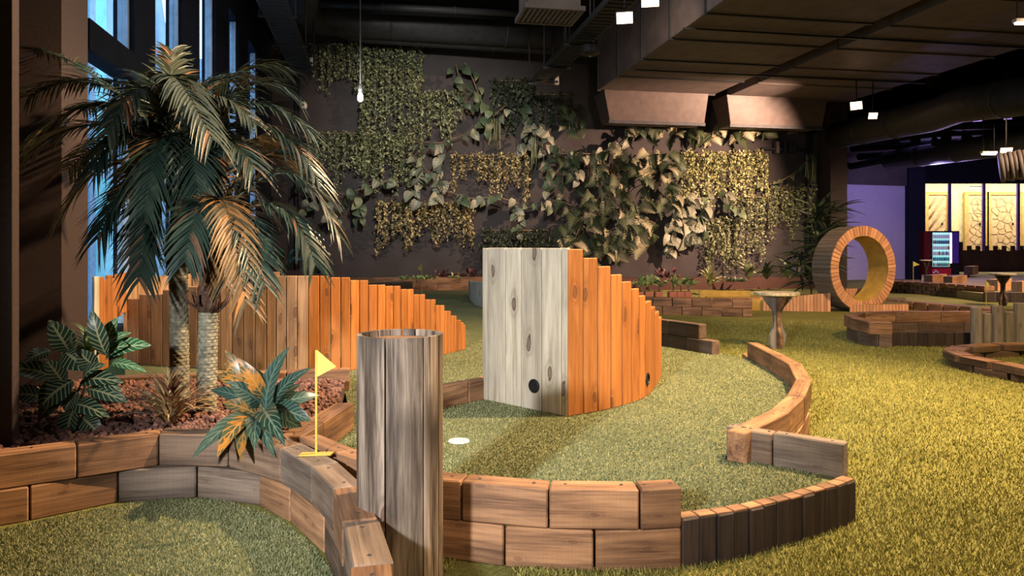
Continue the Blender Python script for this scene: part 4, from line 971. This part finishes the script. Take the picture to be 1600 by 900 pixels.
vine('pale leaf cluster at the end of the pale cascades', [(1135, 300), (1142, 318), (1150, 330)], [PP, PO], 10, 15, False)
vine('vine rising to the right toward the pillar', [(1188, 292), (1220, 283), (1246, 268), (1262, 250), (1272, 238)], [PO], 12, 9)
def monstera(label, pts, mats, spx):
    t = thing('monstera_plant', label, 'plant', 'split-leaf plants on the charcoal wall')
    c = W(sum(p[0] for p in pts) / len(pts), sum(p[1] for p in pts) / len(pts), .05)
    for (x, y) in pts:
        p = W(x, y, .45 + random.uniform(-.15, .3)); o = put_leaf(t, p, spx / F * p.y * random.uniform(.8, 1.2), random.choice(mats), 'mon')
        if random.random() < .6: tube('stalk', t, [c, (c + p) / 2 + Vector((0, -.2, .15)), p], .012, 'stem', 5)
    return t
def cloud(x0, x1, y0, y1, n): return [(random.uniform(x0, x1), random.uniform(y0, y1)) for _ in range(n)]
MO, MP = 'monstera', 'monstera_pale'
monstera('row of split leaves along the duct boots', cloud(985, 1110, 190, 218, 30), [MO, MO, MP], 20)
monstera('large pale split leaves at the right duct boot', cloud(1168, 1205, 190, 205, 7) + cloud(1110, 1165, 192, 212, 12), [MP, MO], 23)
monstera('mixed split leaves left of the lime plant', cloud(930, 985, 225, 320, 39), [MO, MO, MP], 23)
monstera('pale lit split leaves beside the lime plant', cloud(985, 1065, 235, 320, 45), [MO, MO, MP], 23)
monstera('dark split leaves above the tall orange boards', cloud(872, 950, 290, 385, 42), [MO, MO, MO, MP], 25)
monstera('split leaves hanging low right of the orange boards', cloud(940, 1030, 310, 388, 42), [MO, MO, MP], 25)
monstera('lowest split leaves beside the orange boards', cloud(915, 968, 372, 405, 13), [MO, MP], 23)
monstera('dark split leaves in the shade of the duct', cloud(868, 915, 160, 205, 13), ['darkbush'], 20)  # the duct's shade is put into the dark leaf colour
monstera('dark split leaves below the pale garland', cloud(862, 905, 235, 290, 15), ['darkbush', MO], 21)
# strings of fine moss
for (lb_, x, y0, y1) in (('fine hanging moss strands beneath the duct corner', 934, 235, 300), ('fine dark moss strands by the pale garland', 838, 210, 265), ('fine green moss strands centre wall', 776, 185, 235), ('fine brown moss strands next to the pillar', 1268, 242, 290)):
    t = thing('hanging_moss', lb_, 'hanging plant')
    for k in range(10): p = W(x + random.uniform(-8, 8), y0, .3); tube('strand', t, [p, p + Vector((random.uniform(-.1, .1), 0, -(y1 - y0) / F * p.y * random.uniform(.6, 1)))], .016, 'ivy_lime' if x == 934 else 'ivy', 4)

# ------------------------------------------------------------------ plants at the foot of the wall
def bush(name, label, px, py, Y, wpx, hpx, n, lpx, mat, zmin=.3, group='low plants along the charcoal wall'):
    t = thing(name, label, 'plant', group); c = at(px, py, Y); rw = wpx / F * Y / 2; rh = hpx / F * Y / 2
    me = leaf_mesh(1, .6, .15, .2, 5, 'oval'); me.materials.append(M[mat])
    for k in range(n):
        a = random.uniform(0, 6.283); r = random.random() ** .5; p = c + Vector((math.cos(a) * rw * r, random.uniform(-.3, .2) * rw, math.sin(a) * rh * r))
        p.z = max(p.z, zmin); d = Vector((math.cos(a) * .8 + random.uniform(-.4, .4), random.uniform(-.6, .2), abs(math.sin(a)) * .5 + random.uniform(-.2, .6)))
        link('leaf', me, None, t, leaf_mw(p, d, (random.uniform(-.3, .3), -.6, .8), lpx / F * Y * random.uniform(.7, 1.2)))
    tube('stem', t, [(c.x, c.y, .2), (c.x, c.y, c.z)], .02, 'stem', 6)
    return t
bush('leafy_shrub', 'dark glossy shrub behind the left fence under the palm fronds', 440, 412, 17, 48, 20, 26, 18, 'darkbush')
bush('leafy_shrub', 'small spiky dark shrub right of the glossy shrub', 496, 424, 18, 30, 12, 18, 14, 'darkbush')
bush('broad_leaf_plant', 'pale broad-leaved plant by the small yellow flag', 640, 440, 20.6, 34, 10, 14, 11, 'bush', .4)
bush('broad_leaf_plant', 'pale broad-leaved plant right of the small yellow flag', 668, 443, 20.6, 26, 6, 12, 10, 'bush', .4)
bush('red_shrub', 'dark red shrub near the small yellow flag', 690, 434, 21.6, 36, 18, 40, 9, 'redbush', .4)
bush('red_shrub', 'dark red shrub beside the white boards', 734, 433, 21.6, 34, 20, 40, 9, 'redbush', .4)
bush('round_shrub', 'round bright green shrub between two dark red shrubs', 709, 438, 21.3, 18, 14, 30, 6, 'bush', .4)
for k, x in enumerate((1000, 1014, 1030, 1052, 1064, 1076)):
    t = thing('terracotta_trough', '%s terracotta trough from the orange boards behind the straight sleeper wall' % ('first', 'second', 'third', 'fourth', 'fifth', 'sixth')[k], 'pot', 'terracotta troughs'); g = at(x, 0, 18.6); wd = .10 + .05 * (k % 2)
    box('trough', t, at(x - 5.8, 0, 18.6), at(x + 5.8, 0, 18.6), .3, 0, .18, 'terracotta', .01)
    box('soil', t, at(x - 4.8, 0, 18.63), at(x + 4.8, 0, 18.63), .24, .17, .185, 'soil', 0)
    bush('pale_leaf_plant', 'pale variegated plant in the %s terracotta trough from the orange boards' % ('first', 'second', 'third', 'fourth', 'fifth', 'sixth')[k], x, 444, 18.75, 17, 12, 13, 11, 'bush', .19, 'pale plants in the terracotta troughs')
bush('red_shrub', 'dark red shrub behind the terracotta troughs', 1042, 433, 21.9, 34, 18, 44, 9, 'redbush', .4)
tuft('yucca_plant', 'pale arching yucca below the green-gold trailing plants', 1109, 448, 20.5, 34, 34, 5.5, 'ivy_lime', 1.1, group='low plants along the charcoal wall')
bush('leafy_shrub', 'low dark shrub right of the yucca', 1140, 447, 21.5, 50, 14, 40, 9, 'darkbush')
tuft('fern_plant', 'olive fern in front of the charcoal wall', 1170, 440, 21.9, 34, 22, 8, 'ivy', 1.3, bz=.36, group='low plants along the charcoal wall')
tuft('fern_plant', 'brownish fern beside the olive fern', 1198, 440, 21.9, 34, 20, 8, 'monstera', 1.3, bz=.36, group='low plants along the charcoal wall')
tuft('broad_plant', 'pale broad-leaved plant at the foot of the dark bamboo palm', 1232, 440, 21.9, 38, 14, 12, 'pothos', 1.2, shape='oval', bz=.36, group='low plants along the charcoal wall')
bp_ = thing('bamboo_palm', 'tall dark bamboo palm between wall plants and loop', 'plant')
for k in range(26):
    y = 330 + (k // 3) * 14; x = 1285 - (k // 3) * 3 + random.uniform(-18, 18); c = at(x, y, 18.5 + random.uniform(-.4, .4))
    me = None
    for j in range(9):
        a = random.uniform(0, 6.283); d = Vector((math.cos(a), -.4 + .6 * math.sin(a), random.uniform(-.35, .55))); L = random.uniform(.55, .85)
        o = link('leaf', shared_leaf('strap', 'darkbush') if ('strap', 'darkbush') in HL else HL.setdefault(('strap', 'darkbush'), leaf_mesh(1, .11, .10, .2, 5, 'strap')), 'darkbush' if k + j == 0 else None, bp_, leaf_mw(c, d, (0, -.5, 1), L))
for x in (1272, 1282, 1292): tube('cane', bp_, [at(x, 450, 18.6), at(x + 3, 330, 18.5)], .025, 'stem', 6)

# ================================================================== CEILING SERVICES
dz0 = 5.8
duct = thing('ceiling_duct', 'huge brown rectangular air duct under the ceiling', 'duct')
de = at(935, 137, 21.0); du = de.dot(RX); dv = de.dot(AX)
def dpx(px, v):   # room u of pixel column at room depth v and duct height
    k = (px - CX) / F; return (k * v * AX.y - v * AX.x) / (RX.x - k * RX.y)
ug = dpx(1122, dv); ue = dpx(1330, dv)
for k in range(9):
    v1 = dv - k * 1.75; v0 = v1 - 1.74
    for (a, b, zz) in ((du, ug - .12, dz0), (ug + .32, ue, dz0 - .02)):
        rbox('duct_section', duct, a, b, v0, v1, zz, zz + 1.5, 'duct', .01)
    rbox('flange', duct, du - .03, ug - .1, v1 - .03, v1 + .03, dz0 - .035, dz0 + 1.5, 'duct_dark'); rbox('flange', duct, ug + .3, ue + .03, v1 - .03, v1 + .03, dz0 - .055, dz0 + 1.5, 'duct')
    if k % 2: rbox('hanger_bar', duct, du - .1, ue + .35, v0 + .8, v0 + .86, dz0 - .075, dz0 - .037, 'metal_black')
rbox('gap_shade_plate', duct, ug - .12, ug + .32, dv - 15.7, dv, dz0 + .25, dz0 + .3, 'black')  # black plate in the slot; its colour stands for the shade there
for (a, b, nm) in ((dpx(942, dv), dpx(1105, dv), 1), (dpx(1133, dv), dpx(1290, dv), 2)):
    v0, v1, z0, z1 = dv - .1, dv + .9, 4.95, dz0
    pts = [RM(a, v0, z1), RM(b, v0, z1), RM(b, v1, z1), RM(a, v1, z1)]; lo_ = [RM(a + .25, v0 + .25, z0), RM(b - .02, v0 + .25, z0), RM(b - .02, v1, z0), RM(a + .25, v1, z0)]
    link('boot', hexa('boot', lo_ + pts, .01), 'boot', duct)
    rbox('boot_lip', duct, a + .22, b, v0 + .22, v0 + .3, z0 - .06, z0 + .03, 'duct_dark')
def pipe(label, pts, r, mat='duct_dark', n=14):
    t = thing('ceiling_pipe', label, 'pipe'); tube('run', t, pts, r, mat, n)
    for i, (a, b) in enumerate(zip(pts, pts[1:])):
        L = (Vector(b) - Vector(a)).length
        for k in range(1, int(L / 2.0) + 1):
            f = k / (int(L / 2.0) + 1); c = Vector(a).lerp(Vector(b), f); d = (Vector(b) - Vector(a)).normalized() * .03; tube('joint_band', t, [c - d, c + d], r + .02, mat, n)
    return t
pipe('upper black pipe along the top of the back wall', [at(470, -30, 17), at(472, 12, 19.2), at(485, 27, 20.2), at(520, 32, 20.5), at(960, 62, 21.8)], .42)
pipe('lower black pipe along the top of the back wall', [at(530, 30, 20.6), at(540, 46, 20.9), at(575, 53, 21.1), at(960, 78, 22.1)], .27)
pipe('thin black pipe above the hanging plants', [at(480, 5, 18.5), at(820, 22, 19.5)], .09)
pipe('thick round duct receding past the pillar', [at(1308, 212, 24), at(1460, 180, 19), at(1500, 165, 18), at(1660, 142, 15.0)], .42, 'duct_dark')
pipe('round duct above the bright doors', [at(1390, 250, 27), at(1640, 216, 20)], .36, 'duct_dark')
sp = thing('spiral_duct', 'ribbed spiral duct end above the bright doors', 'duct')
c0, c1 = at(1562, 262, 17.2), at(1680, 245, 16.5)
for k in range(16): tube('ring', sp, [c0.lerp(c1, k / 16), c0.lerp(c1, (k + .85) / 16)], .33 if k % 2 else .35, 'duct', 18)
def tray(label, u, v0, v1, z, wd, rods, flat=False):
    t = thing('cable_tray', label, 'cable tray')
    for s in (-1, 1): rbox('rail', t, u + s * wd / 2 - .02, u + s * wd / 2 + .02, v0, v1, z, z + .12, 'metal_black')
    rbox('bed', t, u - wd / 2, u + wd / 2, v0, v1, z + .02, z + .03, 'metal_black')
    v = v0
    while v < v1: rbox('rung', t, u - wd / 2, u + wd / 2, v, v + .05, z - .005, z + .02, 'duct_dark'); v += .22
    for k in range(4): rbox('cable', t, u - wd / 2 + .06 + k * .1, u - wd / 2 + .1 + k * .1, v0, v1, z + .031, z + .07, 'duct_dark')
    for v in rods:
        rbox('bracket', t, u - wd / 2 - .12, u + wd / 2 + .12, v, v + .06, z - .05, z - .006, 'metal_black')
        for s in (-1, 1): tube('rod', t, [RM(u + s * (wd / 2 + .09), v + .03, z - .05), RM(u + s * (wd / 2 + .09), v + .03, 8.3)], .02, 'metal_black', 6)
    return t
e = at(471, 111, 19.6); tray('black cable tray running beside the windows', e.dot(RX), e.dot(AX) - 13, e.dot(AX), 6.0, .52, [e.dot(AX) - .4, e.dot(AX) - 2.6, e.dot(AX) - 4.8])
e = at(842, 137, 21.3); tray('black cable tray pointing at the centre of the back wall', e.dot(RX), e.dot(AX) - 14, e.dot(AX), 6.0, .5, [e.dot(AX) - .3, e.dot(AX) - 2.2, e.dot(AX) - 4.4])
dif = thing('air_diffuser', 'square black air diffuser with slatted grille hanging from the ceiling', 'air vent')
e = at(858, 26, 11.7); u, v = e.dot(RX), e.dot(AX); z = e.z
rbox('housing', dif, u - .42, u + .42, v - .36, v + .36, z + .04, z + .62, 'duct', .01)
for k in range(12): f = k / 12; rbox('slat', dif, u - .46 + f * .92, u - .46 + f * .92 + .04, v - .38, v + .38, z, z + .045, 'duct')
for s in (-1, 1): rbox('rim', dif, u - .48, u + .48, v + s * .39 - .03, v + s * .39 + .03, z - .01, z + .06, 'duct')
for k in range(2): rbox('rim', dif, u + (-.48, .44)[k], u + (-.44, .48)[k], v - .4, v + .4, z - .01, z + .06, 'duct')
# pendant lamp
pl_ = thing('pendant_lamp', 'small pendant lamp on a thin cord in front of the trailing plants', 'lamp'); e = at(563, 150, 13)
tube('cord', pl_, [(e.x, e.y, e.z + .15), (e.x, e.y, 8.3)], .012, 'metal_black', 6); lathe('socket', pl_, [(.03, 0), (.05, .06), (.03, .14)], (e.x, e.y, e.z + .05), 'metal_black', 12)
lathe('bulb', pl_, [(.02, 0), (.05, .03), (.05, .1), (.03, .15)], (e.x, e.y, e.z - .1), 'tube_lit', 12)
lamp('POINT', (e.x, e.y - .25, e.z), None, 60, (1, .95, .85), .06)
def flood(label, px, py, Y, aim, s=1.0):
    t = thing('flood_light', label, 'lamp', 'flood lamps under the ceiling'); c = at(px, py, Y); d = (Vector(aim) - c).normalized(); q = d.to_track_quat('Z', 'Y').to_matrix().to_4x4(); mw = Matrix.Translation(c) @ q @ Matrix.Scale(s, 4)
    b = hexa('housing', [Vector(p) for p in ((-.14, -.1, -.08), (.14, -.1, -.08), (.14, .1, -.08), (-.14, .1, -.08), (-.16, -.12, 0), (.16, -.12, 0), (.16, .12, 0), (-.16, .12, 0))], .006); link('housing', b, 'metal_black', t, mw)
    link('lens', mesh('lens', [(-.14, -.1, .004), (.14, -.1, .004), (.14, .1, .004), (-.14, .1, .004)], [(0, 1, 2, 3)]), 'lit', t, mw)
    tube('bracket', t, [c - d * .08, (c.x, c.y, c.z + .25), (c.x, c.y, max(c.z + .2, 5.7) if px > 1300 else c.z + .9)], .015, 'metal_black', 6)
flood('glowing flood lamp under the centre cable tray', 976, 28, 13, (.5, 6, .5)); flood('glowing flood lamp at the top edge of the frame', 1016, 1, 12, (.8, 5, .5))
flood('glowing flood lamp at the right end of the duct', 1338, 165, 19.2, (3.5, 12, 1)); flood('smaller flood lamp next to the duct-end lamp', 1364, 181, 19.5, (9, 10, 1), .8)
flood('flood lamp above the spiral duct', 1572, 237, 17.5, (10, 9, .5), .9)
def batten_light(label, px, py, Y, L):
    t = thing('batten_light', label, 'lamp', 'small linear lamps'); c = at(px, py, Y)
    box('housing', t, (c.x - L / 2, c.y - .05), (c.x + L / 2, c.y - .05), .1, c.z, c.z + .05, 'white', .004); box('tube', t, (c.x - L / 2 + .02, c.y - .03), (c.x + L / 2 - .02, c.y - .03), .06, c.z - .03, c.z, 'tube_lit', .004)
    for s in (-.35, .35): tube('wire', t, [(c.x + s * L, c.y, c.z + .05), (c.x + s * L, c.y, max(c.z + .3, 4.4 if px == 1545 else 5.7 if px == 1600 else 5.0))], .008, 'metal_black', 5)
batten_light('linear lamp hung above the bright doors', 1545, 240, 17, .35); batten_light('linear lamp cut by the right frame edge near the top', 1600, 35, 11, .3)
batten_light('bright lamp inside the door room', 1524, 293, 33.4, .5)
spk = thing('ceiling_speaker', 'round black ceiling speaker beside the duct', 'speaker'); e = at(922, 78, 16.5)
lathe('body', spk, [(.10, 0), (.22, .06), (.22, .22), (.12, .28)], (e.x, e.y, e.z - .14), 'metal_black', 22); tube('rod', spk, [(e.x, e.y, e.z + .1), (e.x, e.y, 8.3)], .02, 'metal_black', 6); lathe('badge', spk, [(.02, 0), (.02, .01)], (e.x, e.y, e.z - .15), 'white', 10)
sc_ = thing('security_camera', 'small white dome camera on the back wall near the palm', 'camera'); e = W(476, 166, .05)
lathe('mount', sc_, [(.09, 0), (.11, .04), (.11, .14), (.06, .2)], e - Vector((0, .15, .1)), 'white', 14); lathe('lens', sc_, [(.03, 0), (.05, .03), (.02, .06)], e - Vector((-.03, .28, .04)), 'black', 10)
for lb_, px, py, Y in (('small white sensor box beside the topmost trailing plant', 487, 95, 21.3), ('small white sensor box under the centre cable tray', 870, 124, 20.5)):
    t = thing('sensor_box', lb_, 'sensor'); c = at(px, py, Y); box('case', t, (c.x - .06, c.y), (c.x + .06, c.y), .1, c.z - .14, c.z + .1, 'white', .01); box('lens', t, (c.x - .03, c.y - .012), (c.x + .03, c.y - .012), .012, c.z - .1, c.z - .04, 'black', .002)
for lb_, x0, x1 in (('conduit pair down the wall near the dome camera', 462, 467), ('conduit pair at the corner by the windows', 418, 424)):
    t = thing('wall_conduit', lb_, 'conduit')
    for x in (x0, x1): tube('run', t, [W(x, 110, .06), W(x, 420, .06)], .035, 'metal_black', 8)
vl = thing('pipe_valves', 'black valves and pipes on the wall beside the pillar', 'pipe')
tube('run', vl, [W(1190, 232, .15), W(1268, 235, .15)], .04, 'metal_black', 8)
for x in (1216, 1228, 1236, 1242): box('valve', vl, W(x - 2.5, 230, .3), W(x + 2.5, 230, .3), .2, W(x, 240).z, W(x, 222).z, 'metal_black' if x > 1220 else 'duct', .01)
tube('gauge', vl, [W(1230, 206, .2), W(1246, 206, .2)], .09, 'duct', 10)
for x in (1262, 1268): tube('riser', vl, [W(x, 200, .1), W(x, 440, .1)], .05, 'metal_black', 8)
# purple-lit steelwork right
ts = thing('ceiling_steelwork', 'dark steel grid in purple light under the far ceiling', 'steelwork')
for k in range(9):
    x = 1400 + k * 27 + (k % 3) * 6; Y = 25 - k * .5; p = at(x, 205, Y); box('post', ts, (p.x - .12, p.y), (p.x + .12, p.y), .2, at(x, 226, Y).z, 5.5, 'mullion', 0)
for (x0, y0, Y0, x1, y1, Y1) in ((1330, 222, 27, 1640, 196, 21), (1330, 232, 28, 1640, 214, 22), (1380, 205, 27, 1640, 190, 20), (1340, 245, 29, 1640, 228, 24), (1320, 262, 30, 1470, 232, 24)):
    tube('beam', ts, [at(x0, y0, Y0), at(x1, y1, Y1)], .13, 'mullion', 4)
struct(slab('ceiling_purple_panel', None, [at(1335, 0, 25), at(1720, 0, 21.5), at(1760, 0, 32), at(1335, 0, 32)], 5.5, 5.6, 'lavender'))
print('objects', len(bpy.data.objects))
